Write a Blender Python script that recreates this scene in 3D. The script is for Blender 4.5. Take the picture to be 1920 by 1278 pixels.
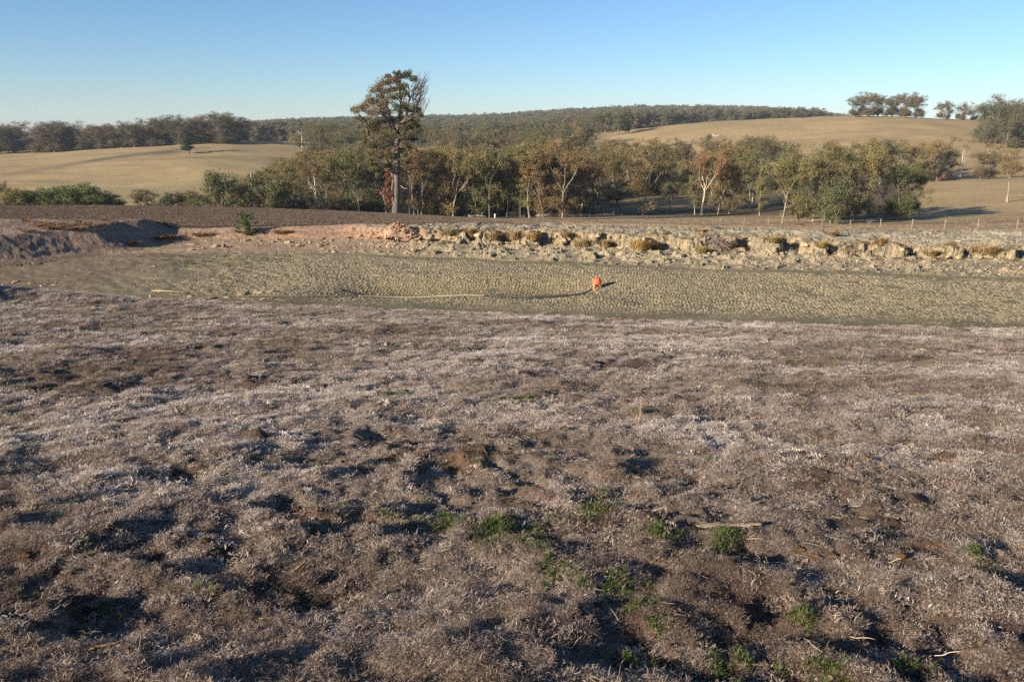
import bpy, math, random
import numpy as np
from mathutils import Vector, Matrix, Euler, Quaternion

SC = bpy.context.scene
for o in list(bpy.data.objects):
    bpy.data.objects.remove(o)
random.seed(7)
RNG = np.random.default_rng(7)

# ------------------------------------------------------------------ camera
CZ = 20.0                     # height of the eye above the datum
FPX = 1507.0                  # focal length in photo pixels (1920 wide)
PITCH = math.radians(15.0)
cam_d = bpy.data.cameras.new("camera")
cam_d.sensor_width = 36.0
cam_d.lens = 36.0 * FPX / 1920.0
cam_d.clip_start = 0.05
cam_d.clip_end = 20000
cam = bpy.data.objects.new("camera", cam_d)
SC.collection.objects.link(cam)
cam.location = (0, 0, CZ)
cam.rotation_euler = (math.radians(90) - PITCH, 0, 0)
SC.camera = cam

# ------------------------------------------------------------------ light
SUN_EL = math.radians(17.0)
SUN_AZ = math.radians(233)    # clockwise from +Y: behind the camera and to the left
world = bpy.data.worlds.new("World")
SC.world = world
world.use_nodes = True
wn = world.node_tree
bg = wn.nodes["Background"]
sky = wn.nodes.new("ShaderNodeTexSky")
sky.sky_type = 'NISHITA'
sky.sun_disc = False
sky.sun_elevation = SUN_EL
sky.sun_rotation = SUN_AZ
sky.altitude = 200
sky.air_density = 0.9
sky.dust_density = 0.1
sky.ozone_density = 5.0
wn.links.new(sky.outputs[0], bg.inputs[0])
bg.inputs[1].default_value = 0.07
sun_d = bpy.data.lights.new("sun", 'SUN')
sun_d.energy = 5.0
sun_d.angle = math.radians(0.53)
sun_d.color = (1.0, 0.87, 0.71)
sun = bpy.data.objects.new("sun", sun_d)
SC.collection.objects.link(sun)
sdir = Vector((math.sin(SUN_AZ) * math.cos(SUN_EL), math.cos(SUN_AZ) * math.cos(SUN_EL), math.sin(SUN_EL)))
sun.rotation_euler = sdir.to_track_quat('Z', 'Y').to_euler()
SC.view_settings.view_transform = 'Standard'
SC.view_settings.look = 'None'
SC.view_settings.exposure = 1.1
SC.view_settings.gamma = 1.0
SC.view_settings.use_curve_mapping = False
SC.render.engine = 'CYCLES'
SC.cycles.max_bounces = 6
SC.cycles.diffuse_bounces = 2
SC.cycles.transmission_bounces = 2
SC.cycles.volume_bounces = 0
SC.cycles.use_adaptive_sampling = False
SC.cycles.use_denoising = False
try:
    SC.cycles.denoiser = 'OPENIMAGEDENOISE'; SC.cycles.denoising_input_passes = 'RGB_ALBEDO_NORMAL'; SC.cycles.denoising_prefilter = 'ACCURATE'
except Exception:
    pass

# ------------------------------------------------------------------ numpy noise
def _h(ix, iy, s):
    h = (ix.astype(np.int64) * 374761393 + iy.astype(np.int64) * 668265263 + s * 1442695041) & 0xFFFFFFFF
    h = ((h ^ (h >> 13)) * 1274126177) & 0xFFFFFFFF
    h = ((h ^ (h >> 16)) * 2246822519) & 0xFFFFFFFF
    return ((h ^ (h >> 15)) & 0xFFFFFF) / float(0xFFFFFF)

def vnoise(x, y, s=0):
    ix = np.floor(x); iy = np.floor(y)
    fx = x - ix; fy = y - iy
    ux = fx * fx * fx * (fx * (fx * 6 - 15) + 10); uy = fy * fy * fy * (fy * (fy * 6 - 15) + 10)
    ix = ix.astype(np.int64); iy = iy.astype(np.int64)
    a = _h(ix, iy, s); b = _h(ix + 1, iy, s); c = _h(ix, iy + 1, s); d = _h(ix + 1, iy + 1, s)
    return (a + (b - a) * ux + (c - a) * uy + (a - b - c + d) * ux * uy) * 2 - 1

def fbm(x, y, s=0, oct=3, gain=0.5):
    r = 0; a = 1.0; t = 0
    for k in range(oct):
        c, sn = math.cos(0.7 * k + s), math.sin(0.7 * k + s)
        r = r + a * vnoise((c * x - sn * y) * 2 ** k + 13.7 * k, (sn * x + c * y) * 2 ** k - 7.1 * k, s + k * 17)
        t += a; a *= gain
    return r / t

def cells(x, y, s):
    wx = .5 * vnoise(x * 1.3, y * 1.3, s + 1); wy = .5 * vnoise(x * 1.3 + 9, y * 1.3, s + 2)
    return _h(np.floor(x + wx).astype(np.int64), np.floor(y + wy).astype(np.int64), s) * 2 - 1

def sstep(a, b, x):
    t = np.clip((x - a) / (b - a), 0, 1)
    return t * t * (3 - 2 * t)

def smax(a, b, k):
    h = np.clip(0.5 + 0.5 * (a - b) / k, 0, 1)
    return b * (1 - h) + a * h + k * h * (1 - h)

# ------------------------------------------------------------------ rays
CP, SP = math.cos(PITCH), math.sin(PITCH)
def ray(px, py):
    a = (px - 960.0) / FPX; b = (639.0 - py) / FPX
    return np.array([a, CP + b * SP, -SP + b * CP])
def at_depth(px, py, D):
    r = ray(px, py)
    return r * (D / r[1])           # relative to the eye

# ------------------------------------------------------------------ terrain table (D >= 46 m), surveyed from the picture
DN = np.array([46, 60, 80, 105, 130, 160, 200, 250, 300, 370, 450, 520, 620, 850, 1200, 1700, 2500.])
TAB = {
 -500: [430,412,396,386,392,402,398,378,350,318,298,292,296,294,292,290,290],
 0:    [430,412,396,385,392,402,398,375,348,315,293,286,292,292,290,288,288],
 200:  [428,411,396,384,391,402,398,375,346,308,282,274,284,286,284,282,284],
 400:  [427,412,398,387,392,402,398,372,342,302,272,263,270,266,256,248,252],
 560:  [426,413,401,392,396,405,400,378,350,312,282,264,266,262,245,234,242],
 740:  [424,415,407,401,399,405,402,385,360,325,298,283,272,262,245,231,238],
 900:  [424,418,414,411,409,410,405,390,368,335,300,285,275,260,240,228,234],
 1100: [426,424,422,420,416,410,401,385,360,325,282,250,252,248,228,213,220],
 1300: [428,427,425,423,419,410,398,378,355,318,262,228,232,240,222,208,216],
 1450: [430,429,428,427,422,410,392,365,345,305,250,220,223,232,224,214,220],
 1600: [434,433,431,429,424,409,385,355,340,300,245,214,219,236,240,234,238],
 1750: [437,435,432,430,422,405,375,345,333,295,250,222,226,238,244,240,244],
 1920: [440,437,434,430,421,405,370,340,328,290,262,240,228,238,244,240,244],
 2400: [446,442,438,434,425,405,370,340,320,290,268,250,238,240,244,240,244],
}
_us, _zt = [], []
LD = np.log(DN)
for px in sorted(TAB):
    ys = TAB[px]
    _us.append(at_depth(px, 400, 1.0)[0])
    _zt.append([at_depth(px, y, D)[2] for y, D in zip(ys, DN)])
_us = np.array(_us); _zt = np.array(_zt)
NU, NL = 260, 320
ug = np.linspace(_us[0], _us[-1], NU); lg = np.linspace(LD[0], LD[-1], NL)
tmp = np.stack([np.interp(lg, LD, _zt[i] / DN) for i in range(len(_us))])    # slope table, smoother in log D
G = np.stack([np.interp(ug, _us, tmp[:, j]) for j in range(NL)], 1)
def blur(a, n, ax):
    k = np.hanning(n + 2)[1:-1]; k /= k.sum()
    pad = [(0, 0), (0, 0)]; pad[ax] = (n // 2, n // 2)
    b = np.pad(a, pad, mode='edge')
    return np.apply_along_axis(lambda v: np.convolve(v, k, mode='valid'), ax, b)
G = blur(blur(G, 17, 1), 25, 0)
def far_z(x, y):
    D = np.clip(y, 46, 2500)
    u = np.clip(x / np.maximum(y, 20), ug[0], ug[-1])
    fu = (u - ug[0]) / (ug[-1] - ug[0]) * (NU - 1); fl = (np.log(D) - lg[0]) / (lg[-1] - lg[0]) * (NL - 1)
    iu = np.clip(np.floor(fu).astype(int), 0, NU - 2); il = np.clip(np.floor(fl).astype(int), 0, NL - 2)
    a = fu - iu; b = fl - il
    s = (G[iu, il] * (1 - a) * (1 - b) + G[iu + 1, il] * a * (1 - b) + G[iu, il + 1] * (1 - a) * b + G[iu + 1, il + 1] * a * b)
    z = s * D
    z = z + 0.0016 * D * fbm(x / 38, y / 38, 5, 3) * sstep(60, 220, y) + 0.05 * fbm(x / 3.1, y / 3.1, 9, 2) * sstep(300, 60, y)
    # erosion gully crossing the hillside paddock
    gx = at_depth(150, 330, 1)[0]
    return z

# ------------------------------------------------------------------ the pond
FL = -6.0
def line(pts, zz=FL):
    """pts (px,py) on the level zz -> interpolating arrays x, y"""
    q = []
    for p in pts:
        r = ray(*p); s = zz / r[2]; q.append((r[0] * s, r[1] * s))
    q.sort()
    q = np.array(q)
    return q[:, 0], q[:, 1]
EX, EY = line([(-300, 543), (0, 548), (250, 556), (520, 568), (760, 581), (960, 590), (1200, 600), (1400, 608), (1650, 614), (1920, 619), (2300, 628)])
FX, FY = line([(-300, 478), (150, 478), (400, 474), (650, 476), (800, 481), (960, 488), (1130, 495), (1300, 503), (1600, 510), (1920, 522), (2300, 535)])
def Ye(x): return np.interp(x, EX, EY) + 0.35 * fbm(x / 2.3, x * 0 + 3.3, 31, 3)
def Yf(x): return np.interp(x, FX, FY)
# foot and top of the eroded bank: (px, D, y_foot, y_top)
BK = [(-300, 42.0, 456, 436), (0, 42.5, 454, 434), (200, 43.0, 452, 432), (350, 43.0, 450, 429), (480, 42.6, 449, 427), (640, 42.0, 449, 425), (780, 41.2, 452, 427), (900, 40.4, 457, 431),
      (1050, 39.8, 462, 436), (1200, 39.2, 468, 440), (1400, 38.6, 474, 448), (1600, 38.0, 480, 455), (1750, 37.4, 485, 459), (1920, 36.8, 491, 464), (2300, 35.5, 500, 465)]
BX = np.array([at_depth(p, yf, D)[0] for p, D, yf, yt in BK]); BD = np.array([b[1] for b in BK])
BZF = np.array([at_depth(p, yf, D)[2] for p, D, yf, yt in BK]); BZT = np.array([at_depth(p, yt, D + 0.7)[2] for p, D, yf, yt in BK])
RUG = np.array([0.0, 0.0, 0.15, 0.3, 0.1, 0.12, 0.7, 1, 1, 1, 1, 1, 1, 1, 1])
NOTCH = [(882, .35, .6), (945, .3, .5), (1030, .45, .8), (1072, .25, .4), (1140, .35, .6), (1250, .75, 1.3), (1405, .5, .8), (1482, .6, 1.1), (1550, .35, .6), (1692, .6, .9), (1768, .3, .5), (1885, .6, .9)]
def Yscarp(x):
    r = np.interp(x, BX, RUG)
    s = (np.interp(x, BX, BD) + 0.15 * vnoise(x / 4, x * 0, 41)
            + r * (0.45 * vnoise(x / 1.7, x * 0 + .5, 42) + 0.25 * np.abs(vnoise(x / 0.62, x * 0 + .7, 43)) + 0.08 * vnoise(x / 0.22, x * 0 + .9, 44)))
    for px, w, d in NOTCH:
        xc = (px - 960) / FPX * 39.5
        t = (x - xc) / w
        s = s + d * np.clip(1 - np.abs(t + .35) ** 3, 0, 1) * (t < .65) - .35 * d * np.exp(-((t + 1.9) / .7) ** 2)
    return s
def Xw(y): return np.interp(y, [25, 30, 34, 36, 38, 40, 43], [-27, -25.5, -22.8, -21, -19.6, -18.6, -17.8]) - 0.4 * vnoise(y / 1.8, y * 0 + 9, 45)

def H(x, y, fine=True):
    x = np.asarray(x, float); y = np.asarray(y, float)
    ye = Ye(x)
    t = ye - y
    zn = FL + 4.4 * t / np.maximum(ye, 10) + 0.0
    zn = zn + 0.10 * fbm(x / 3.7, y / 3.0, 51, 2) * sstep(0.0, 3.0, t)
    # left knoll that shades the near corner
    zn = zn + 1.1 * np.exp(-(((x + 18.6) / 1.8) ** 2 + ((y - 24.2) / 1.3) ** 2)) + 0.3 * np.exp(-(((x + 15.5) / 3.0) ** 2 + ((y - 25.6) / 1.0) ** 2))
    if fine:
        m = sstep(26, 20, y) * 0.35 + 0.65 * sstep(14, 4, y)
        hum = 0.034 * fbm(x / 0.95, y / 0.8, 52, 2) + 0.050 * fbm(x / 0.30, y / 0.27, 53, 2) + 0.03 * fbm(x / 0.62, y / 0.45, 34, 2) + 0.036 * fbm(x / 0.12, y / 0.12, 54, 2)
        rid = 0.045 * (1 - np.abs(vnoise(x / 0.55 + 3, y / 0.5, 55))) ** 3
        zn = zn + (hum + rid) * (0.85 + 0.15 * m) * sstep(-0.3, 1.0, t)
        # pugged, trampled hollows near the camera
        clod = sstep(0.05, 0.5, fbm(x / 1.6 + 7.0, y / 1.2, 56, 2))
        zn = zn + clod * sstep(9, 3, y) * (0.10 * fbm(x / 0.13, y / 0.13, 57, 2) - 0.04)
    if fine:
        pit = np.exp(-(((x + 1.15) / .50) ** 2 + ((y - 3.62) / .34) ** 2)) + .7 * np.exp(-(((x + 2.2) / .5) ** 2 + ((y - 3.35) / .25) ** 2))
        zn = zn - .07 * pit + .05 * pit * fbm(x / .10, y / .09, 50, 3)
    fl = FL + 0.025 * fbm(x / 5, y / 3, 61, 2) - 0.48 * np.exp(-(((x + 3.9) / 2.6) ** 2 + ((y - 30.6) / 1.5) ** 2)) - 0.34 * np.exp(-(((x - 1.0) / 2.8) ** 2 + ((y - 30.7) / 1.3) ** 2)) + 0.05 * fbm(x / 2.2, y / 1.6, 49, 2)
    if fine: fl = fl + .035 * fbm(x / .35, y / .28, 58, 2) * sstep(-6, -12, x)
    # far side
    yf = Yf(x); rg = np.interp(x, BX, RUG)
    ys = Yscarp(x + rg * (.38 * fbm(x / .6, y / .32, 59, 3))) + rg * (.16 * cells(x / .42, y / .3, 47) + .10 * cells(x / .2, y / .14, 48))
    zf = np.interp(x, BX, BZF); zt = np.interp(x, BX, BZT)
    beach = FL + (zf - FL) * np.clip((y - yf) / np.maximum(ys - yf, .5), 0, 1) ** 1.3
    if fine:
        beach = beach + 0.022 * np.maximum(0, fbm(x / 0.30, y / 0.22, 62, 2)) * sstep(0, 1.0, y - yf) + 0.03 * fbm(x / 1.1, y / .7, 63, 2) * sstep(0, 1.5, y - yf)
    wd = (0.26 + .4 * np.clip(fbm(x / 1.1, x * 0 + 2., 70, 2), 0, 1)) * rg + (1 - rg) * 1.9                                # width of the rise: scarp or gentle slope
    k = np.clip((y - ys) / wd, 0, 1)
    k = (0.62 * sstep(0, .45, k + .25 * fbm(x / .5, y / .5, 68, 2)) + .38 * sstep(.5, 1, k + .2 * fbm(x / .3, y / .3, 69, 2))) * rg + (k * k * (3 - 2 * k)) * (1 - rg)
    top = zt + (0.22 * fbm(x / 1.5, y / 1.3, 64, 3)) * (0.25 + 0.75 * rg)
    if fine:
        top = top + rg * (0.05 * fbm(x / 0.35, y / 0.3, 65, 2) + sstep(2.2, .1, y - ys) * (.07 * cells(x / .5, y / .35, 46) + .035 * cells(x / .22, y / .17, 39)) - .10 * (1 - np.abs(vnoise(x / .5, y / .4, 38))) ** 7)
        beach = beach + rg * sstep(1.3, .2, ys - y) * (.025 * cells(x / .3, y / .2, 37) + .02)
        k = np.clip(k + rg * 0.35 * fbm(x / 0.28, y / 0.18, 66, 2) * (k > 0) * (k < 1), 0, 1)
    zfar = np.where(y > yf, beach + (top - beach) * k, -99)
    zfar = np.where(y > ys + 0.3, np.maximum(zfar, -98), zfar)
    # west end
    tw = Xw(y) - x
    hw = np.interp(y, [22, 26, 30, 35, 40, 44], [-5.9, -5.75, -5.15, -4.85, -4.8, -4.85])
    kw = np.clip((tw - 0.6) / 2.0, 0, 1); kw = kw * kw * (3 - 2 * kw)
    zw = np.where(tw > 0, FL + 0.25 * np.clip(tw, 0, 1) + (hw - FL - .25) * kw + (0.06 * fbm(x / .8, y / .8, 67, 3) + .03 * fbm(x / .25, y / .25, 60, 2)) * np.clip(tw, 0, 1), -99)
    z = np.maximum(fl, zn)
    z = np.where((t < 0.4), smax(fl, zn, 0.10), z)
    z = np.maximum(z, np.maximum(zfar, zw))
    w = sstep(42.8, 48, y)
    z = np.where(y > 42.8, z * (1 - w) + far_z(x, y) * w, z)
    return z + CZ

def Hs(x, y): return float(H(np.array([x]), np.array([y]))[0])

_Dm = np.concatenate([np.arange(1.3, 30, 0.03), np.exp(np.linspace(math.log(30), math.log(2500), 1500))])
def ground_at(px, py):
    r = ray(px, py); s = _Dm / r[1]
    gx, gy, gz = r[0] * s, r[1] * s, r[2] * s + CZ
    h = H(gx, gy)
    i = np.argmax(gz < h)
    return gx[i], gy[i], h[i]
def col_at(px, D):
    """the point of the ground at depth D under picture column px"""
    p = at_depth(px, 400, D)
    z = Hs(p[0], p[1])
    # refine for pitch
    for _ in range(2):
        dz = z - CZ; depth = D * CP - dz * SP
        x = (px - 960) / FPX * depth
        z = Hs(x, D)
    return x, D, z

# ------------------------------------------------------------------ helpers
def link(o): SC.collection.objects.link(o); return o
def tag(o, label=None, cat=None, group=None, kind=None):
    if label: o['label'] = label
    if cat: o['category'] = cat
    if group: o['group'] = group
    if kind: o['kind'] = kind
    return o
def mesh_np(name, V, F, mat=None, smooth=False, n=None):
    """V (N,3) float, F (M,k) int array, or a list of such arrays with different k"""
    me = bpy.data.meshes.new(name)
    V = np.asarray(V, np.float32)
    Fs = F if isinstance(F, list) else [F]
    Fs = [np.asarray(f, np.int32) for f in Fs if len(f)]
    loops = np.concatenate([f.ravel() for f in Fs]); tot = np.concatenate([np.full(len(f), f.shape[1], np.int32) for f in Fs])
    me.vertices.add(len(V)); me.vertices.foreach_set('co', V.ravel())
    me.loops.add(len(loops)); me.loops.foreach_set('vertex_index', loops)
    me.polygons.add(len(tot))
    st = np.concatenate([[0], np.cumsum(tot)[:-1]]).astype(np.int32)
    me.polygons.foreach_set('loop_start', st); me.polygons.foreach_set('loop_total', tot)
    if smooth: me.polygons.foreach_set('use_smooth', np.ones(len(tot), bool))
    me.update(calc_edges=True)
    if mat:
        for m in (mat if isinstance(mat, (list, tuple)) else [mat]): me.materials.append(m)
    return me
def obj(name, me, parent=None, loc=None):
    o = bpy.data.objects.new(name, me); link(o)
    if parent: o.parent = parent
    if loc is not None: o.location = loc
    return o
def empty(name, loc=(0, 0, 0), rz=0, sc=1):
    o = bpy.data.objects.new(name, None); link(o)
    o.empty_display_size = 0.2
    o.location = loc; o.rotation_euler = (0, 0, rz); o.scale = (sc, sc, sc)
    return o
class MB:
    def __init__(s): s.v = []; s.f = {}; s.n = 0
    def add(s, V, F):
        V = np.asarray(V, float); F = np.asarray(F, int)
        s.v.append(V); s.f.setdefault(F.shape[1], []).append(F + s.n); s.n += len(V)
    def tube(s, P, R, n=5, cap=True):
        P = np.asarray(P, float); R = np.asarray(R, float) * np.ones(len(P))
        T = np.gradient(P, axis=0); T /= np.linalg.norm(T, axis=1)[:, None] + 1e-9
        up = np.array([0, 0, 1.]) if abs(T[0][2]) < .9 else np.array([1., 0, 0])
        rows = []
        a = np.cross(T[0], up); a /= np.linalg.norm(a)
        for i in range(len(P)):
            a = a - T[i] * a.dot(T[i]); a /= np.linalg.norm(a) + 1e-9
            b = np.cross(T[i], a)
            th = np.arange(n) * 2 * math.pi / n
            rows.append(P[i] + R[i] * (np.cos(th)[:, None] * a + np.sin(th)[:, None] * b))
        V = np.concatenate(rows)
        F = [(i * n + j, i * n + (j + 1) % n, (i + 1) * n + (j + 1) % n, (i + 1) * n + j) for i in range(len(P) - 1) for j in range(n)]
        base = s.n
        s.add(V, F)
        if cap:
            m = len(P) - 1
            s.f.setdefault(n, []).append(np.array([[base + n - 1 - j for j in range(n)], [base + m * n + j for j in range(n)]]))
    def box(s, c, d, rz=0):
        x, y, z = np.array(d) / 2
        V = np.array([(sx * x, sy * y, sz * z) for sz in (-1, 1) for sy in (-1, 1) for sx in (-1, 1)])
        cr, sr = math.cos(rz), math.sin(rz)
        V = np.stack([V[:, 0] * cr - V[:, 1] * sr, V[:, 0] * sr + V[:, 1] * cr, V[:, 2]], 1) + np.array(c)
        s.add(V, [(0, 2, 3, 1), (4, 5, 7, 6), (0, 1, 5, 4), (2, 6, 7, 3), (0, 4, 6, 2), (1, 3, 7, 5)])
    def mesh(s, name, mat, smooth=False):
        return mesh_np(name, np.concatenate(s.v), [np.concatenate(x) for x in s.f.values()], mat, smooth)

NUMW = 'first second third fourth fifth sixth seventh eighth ninth tenth eleventh twelfth thirteenth fourteenth fifteenth sixteenth seventeenth eighteenth nineteenth'.split()
def ordinal(i):          # 1-based
    if i < 20: return NUMW[i - 1]
    t = ['twenty', 'thirty', 'forty', 'fifty', 'sixty', 'seventy', 'eighty'][i // 10 - 2]
    return (t[:-1] + 'ieth') if i % 10 == 0 else t + '-' + NUMW[i % 10 - 1]
# ------------------------------------------------------------------ materials
def mat_new(name):
    m = bpy.data.materials.new(name); m.use_nodes = True
    return m, m.node_tree, m.node_tree.nodes['Principled BSDF']
def N(nt, t, **kw):
    n = nt.nodes.new(t)
    for k, v in kw.items(): setattr(n, k, v)
    return n
def mulcol(nt, col_out, fac_out, fac=1.0):
    m = N(nt, 'ShaderNodeMix', data_type='RGBA', blend_type='MULTIPLY')
    m.inputs[0].default_value = fac
    nt.links.new(col_out, m.inputs[6]); nt.links.new(fac_out, m.inputs[7])
    return m.outputs[2]
def noise_ramp(nt, scale, lo, hi, detail=4, coord=None, rough=.6, dist=0.0, stretch=None):
    tc = N(nt, 'ShaderNodeTexCoord')
    no = N(nt, 'ShaderNodeTexNoise'); no.inputs['Scale'].default_value = scale
    no.inputs['Detail'].default_value = detail; no.inputs['Roughness'].default_value = rough; no.inputs['Distortion'].default_value = dist
    src = tc.outputs[coord or 'Object']
    if stretch:
        mp = N(nt, 'ShaderNodeMapping'); mp.inputs['Scale'].default_value = stretch
        nt.links.new(src, mp.inputs[0]); src = mp.outputs[0]
    nt.links.new(src, no.inputs['Vector'])
    r = N(nt, 'ShaderNodeValToRGB')
    r.color_ramp.elements[0].position = .32; r.color_ramp.elements[1].position = .68
    r.color_ramp.elements[0].color = (*lo, 1) if isinstance(lo, tuple) else (lo, lo, lo, 1)
    r.color_ramp.elements[1].color = (*hi, 1) if isinstance(hi, tuple) else (hi, hi, hi, 1)
    nt.links.new(no.outputs['Fac'], r.inputs[0])
    return r.outputs[0], no.outputs['Fac']
def terrain_mat(name, layers, bump=None):
    m, nt, b = mat_new(name)
    at = N(nt, 'ShaderNodeAttribute', attribute_name='Col')
    c = at.outputs['Color']
    for L in layers:
        scale, lo, hi = L[:3]
        o_, f_ = noise_ramp(nt, scale, lo, hi, detail=5, stretch=L[3] if len(L) > 3 else None)
        c = mulcol(nt, c, o_)
    nt.links.new(c, b.inputs['Base Color'])
    b.inputs['Roughness'].default_value = 0.95; b.inputs['Specular IOR Level'].default_value = 0.1
    if bump:
        prev = None
        for sc, dist in bump:
            _, f_ = noise_ramp(nt, sc, 0., 1., detail=6, rough=.65)
            bp = N(nt, 'ShaderNodeBump'); bp.inputs['Distance'].default_value = dist; bp.inputs['Strength'].default_value = 1
            nt.links.new(f_, bp.inputs['Height'])
            if prev: nt.links.new(prev, bp.inputs['Normal'])
            prev = bp.outputs[0]
        nt.links.new(prev, b.inputs['Normal'])
    return m
def simple(name, col, scale=8., var=(0.7, 1.25), rough=.85, bump=None, spec=.2, stretch=None, objcol=False):
    m, nt, b = mat_new(name)
    rgb = N(nt, 'ShaderNodeRGB'); rgb.outputs[0].default_value = (*col, 1)
    o_, f_ = noise_ramp(nt, scale, var[0], var[1], stretch=stretch)
    c = mulcol(nt, rgb.outputs[0], o_)
    if objcol:
        oi = N(nt, 'ShaderNodeObjectInfo'); c = mulcol(nt, c, oi.outputs['Color'])
    nt.links.new(c, b.inputs['Base Color'])
    b.inputs['Roughness'].default_value = rough; b.inputs['Specular IOR Level'].default_value = spec
    if bump:
        bp = N(nt, 'ShaderNodeBump'); bp.inputs['Distance'].default_value = bump; bp.inputs['Strength'].default_value = 1
        nt.links.new(f_, bp.inputs['Height']); nt.links.new(bp.outputs[0], b.inputs['Normal'])
    return m
M_near = terrain_mat('grazed_soil', [(1.1, (.72, .72, .74), (1.2, 1.18, 1.14)), (22., .62, 1.35), (110., .55, 1.5)], [(40, .02), (160, .008)])
M_bed = terrain_mat('pond_mud', [(0.35, (.86, .84, .8), (1.14, 1.14, 1.1)), (9., .8, 1.2)], [(25, .03)])
M_bank = terrain_mat('bank_earth', [(0.5, (.85, .85, .86), (1.15, 1.12, 1.1)), (3.5, .75, 1.25), (14., .75, 1.3)], [(4, .12), (18, .05)])
M_field = terrain_mat('field_stubble', [(0.10, .86, 1.14), (1.3, .62, 1.35, (.35, 1, 1)), (7., .55, 1.45)], [(3., .12), (9, .05)])
M_hill = terrain_mat('hill_pasture', [(0.012, (.88, .88, .86), (1.12, 1.1, 1.06)), (0.06, .88, 1.12, (.5, 1, 1)), (0.5, .85, 1.15, (.3, 1, 1)), (2.2, .72, 1.28)], [(1.2, .2)])

# ------------------------------------------------------------------ ground colours (linear albedo)
def colours(x, y, z):
    n = len(x)
    C = np.zeros((n, 3))
    def lay(c, w):
        C[:] = C * (1 - w[:, None]) + np.array(c) * w[:, None]
    one = np.ones(n)
    ye = Ye(x); yf = Yf(x); ys = Yscarp(x); t = ye - y
    rg = np.interp(x, BX, RUG)
    lay((.135, .092, .066), one)                                     # soil under dead grass
    g = sstep(-.35, .25, fbm(x / .9, y / .8, 71, 3))
    lay((.31, .245, .19), g * .8)                                   # matted dead thatch
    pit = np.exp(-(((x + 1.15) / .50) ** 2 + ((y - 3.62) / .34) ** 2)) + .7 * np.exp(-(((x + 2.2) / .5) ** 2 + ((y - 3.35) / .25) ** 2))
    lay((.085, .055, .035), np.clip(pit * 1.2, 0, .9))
    lay((.17, .10, .055), .7 * sstep(.25, .6, fbm(x / .7 + 9, y / .6, 72, 3)))  # bare reddish patches
    # bed
    inb = sstep(-0.12, 0.12, -t)
    bedn = fbm(x / 2.6, y / 1.4, 73, 3)
    lay((.255, .215, .135), inb)
    lay((.225, .195, .115), inb * .7 * sstep(-.2, .45, bedn))
    lay((.175, .145, .08), inb * .8 * np.clip(np.exp(-(((x + 3.9) / 2.4) ** 2 + ((y - 30.7) / 1.1) ** 2)) + np.exp(-(((x - 1) / 2.4) ** 2 + ((y - 30.6) / .9) ** 2)), 0, 1))
    lay((.21, .185, .11), inb * .6 * sstep(1.9, .5, -t + .3 * bedn))                  # olive margin on the near side
    lay((.19, .175, .09), inb * sstep(.9, .0, np.abs(y - yf + .5 + .6 * bedn)) * .45 * sstep(-.4, .4, fbm(x / 1.5, y / .8, 83, 2)))   # olive strand line
    lay((.20, .165, .105), inb * sstep(-10.5, -14.5, x + bedn * 2) * .75)                # damp green west end
    crk = inb * (y < yf) * sstep(-14, -10, x)
    C[:] = C * (1 - .22 * crk[:, None])                              # bed colour darkened under the plates so the cracks read dark
    lay((.20, .15, .105), inb * sstep(-14.5, -17.5, x + bedn) * .85)
    # beach and bank
    be = sstep(-.1, .5, y - yf)
    lay((.275, .235, .155), be)
    lay((.42, .33, .21), be * sstep(.1, .5, fbm(x / 1.4, y / .6, 74, 3)) * .6)
    up = sstep(0, .25, y - ys)
    lay((.33, .255, .155), up * rg)
    lay((.20, .165, .11), up * rg * .75 * sstep(-.05, .35, fbm(x / .9, y / .7, 36, 3)))
    red = sstep(-2, -7.5, x)
    lay((.33, .21, .135), np.maximum(up, be * .4) * red)
    lay((.27, .185, .125), up * sstep(-10, -15, x))
    lay((.29, .255, .18), up * rg * sstep(.5, 1.3, y - ys))                            # crusted grey top
    lay((.40, .30, .20), (1 - rg) * sstep(.9, 2, y - ys) * up * .5)
    w = sstep(0.1, .8, Xw(y) - x) * (y > 22) * sstep(-.5, .5, y - ye)
    lay((.26, .19, .14), w)
    lay((.17, .13, .10), w * sstep(.3, -.6, fbm(x / 1.2, y / 1.2, 75, 3)) * .6)
    # beyond
    f = sstep(44.3, 45.4, y + .7 * fbm(x / 2, y / 2, 76, 2))
    fx = sstep(7.5, -2.5, x * 60 / np.maximum(y, 40))
    lay((.33, .255, .165), f)
    lay((.30, .215, .115), f * sstep(80, 110, y) * (1 - fx) * sstep(170, 150, y))
    lay((.25, .24, .13), f * sstep(18, 26, x * 50 / np.maximum(y, 40)) * sstep(75, 50, y) * .7)
    lay((.135, .092, .066), f * fx)
    lay((.19, .125, .078), f * fx * .6 * sstep(.0, .5, fbm(x / 9, y / 2.5, 77, 3)))
    h = sstep(128, 150, y)
    lay((.10, .082, .048), h)                                        # woodland floor
    tan = np.zeros(n)
    u = x / np.maximum(y, 40)
    tan = np.maximum(tan, sstep(205, 235, y) * sstep(-.27, -.31, u))
    tan = np.maximum(tan, sstep(370, 420, y) * sstep(-.18, -.22, u))
    tan = np.maximum(tan, sstep(320, 360, y) * sstep(.08, .13, u))
    tan = np.maximum(tan, sstep(120, 150, y) * sstep(.46, .50, u))
    tan = np.maximum(tan, sstep(190, 160, y) * sstep(.0, .03, u) * sstep(.45, .4, u) * (y > 100))
    tan = np.maximum(tan, .55 * np.exp(-(((u - .19) / .09) ** 2)) * sstep(205, 215, y) * sstep(285, 265, y))
    tan = np.maximum(tan, sstep(470, 500, y) * sstep(600, 570, y) * sstep(-.15, -.1, u) * (u < .1))
    tan *= sstep(700, 620, y)
    lay((.36, .265, .13), tan * h)
    lay((.30, .25, .125), tan * h * sstep(.0, .55, fbm(x / 60, y / 30, 78, 3)) * .55 * (u < 0))
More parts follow.
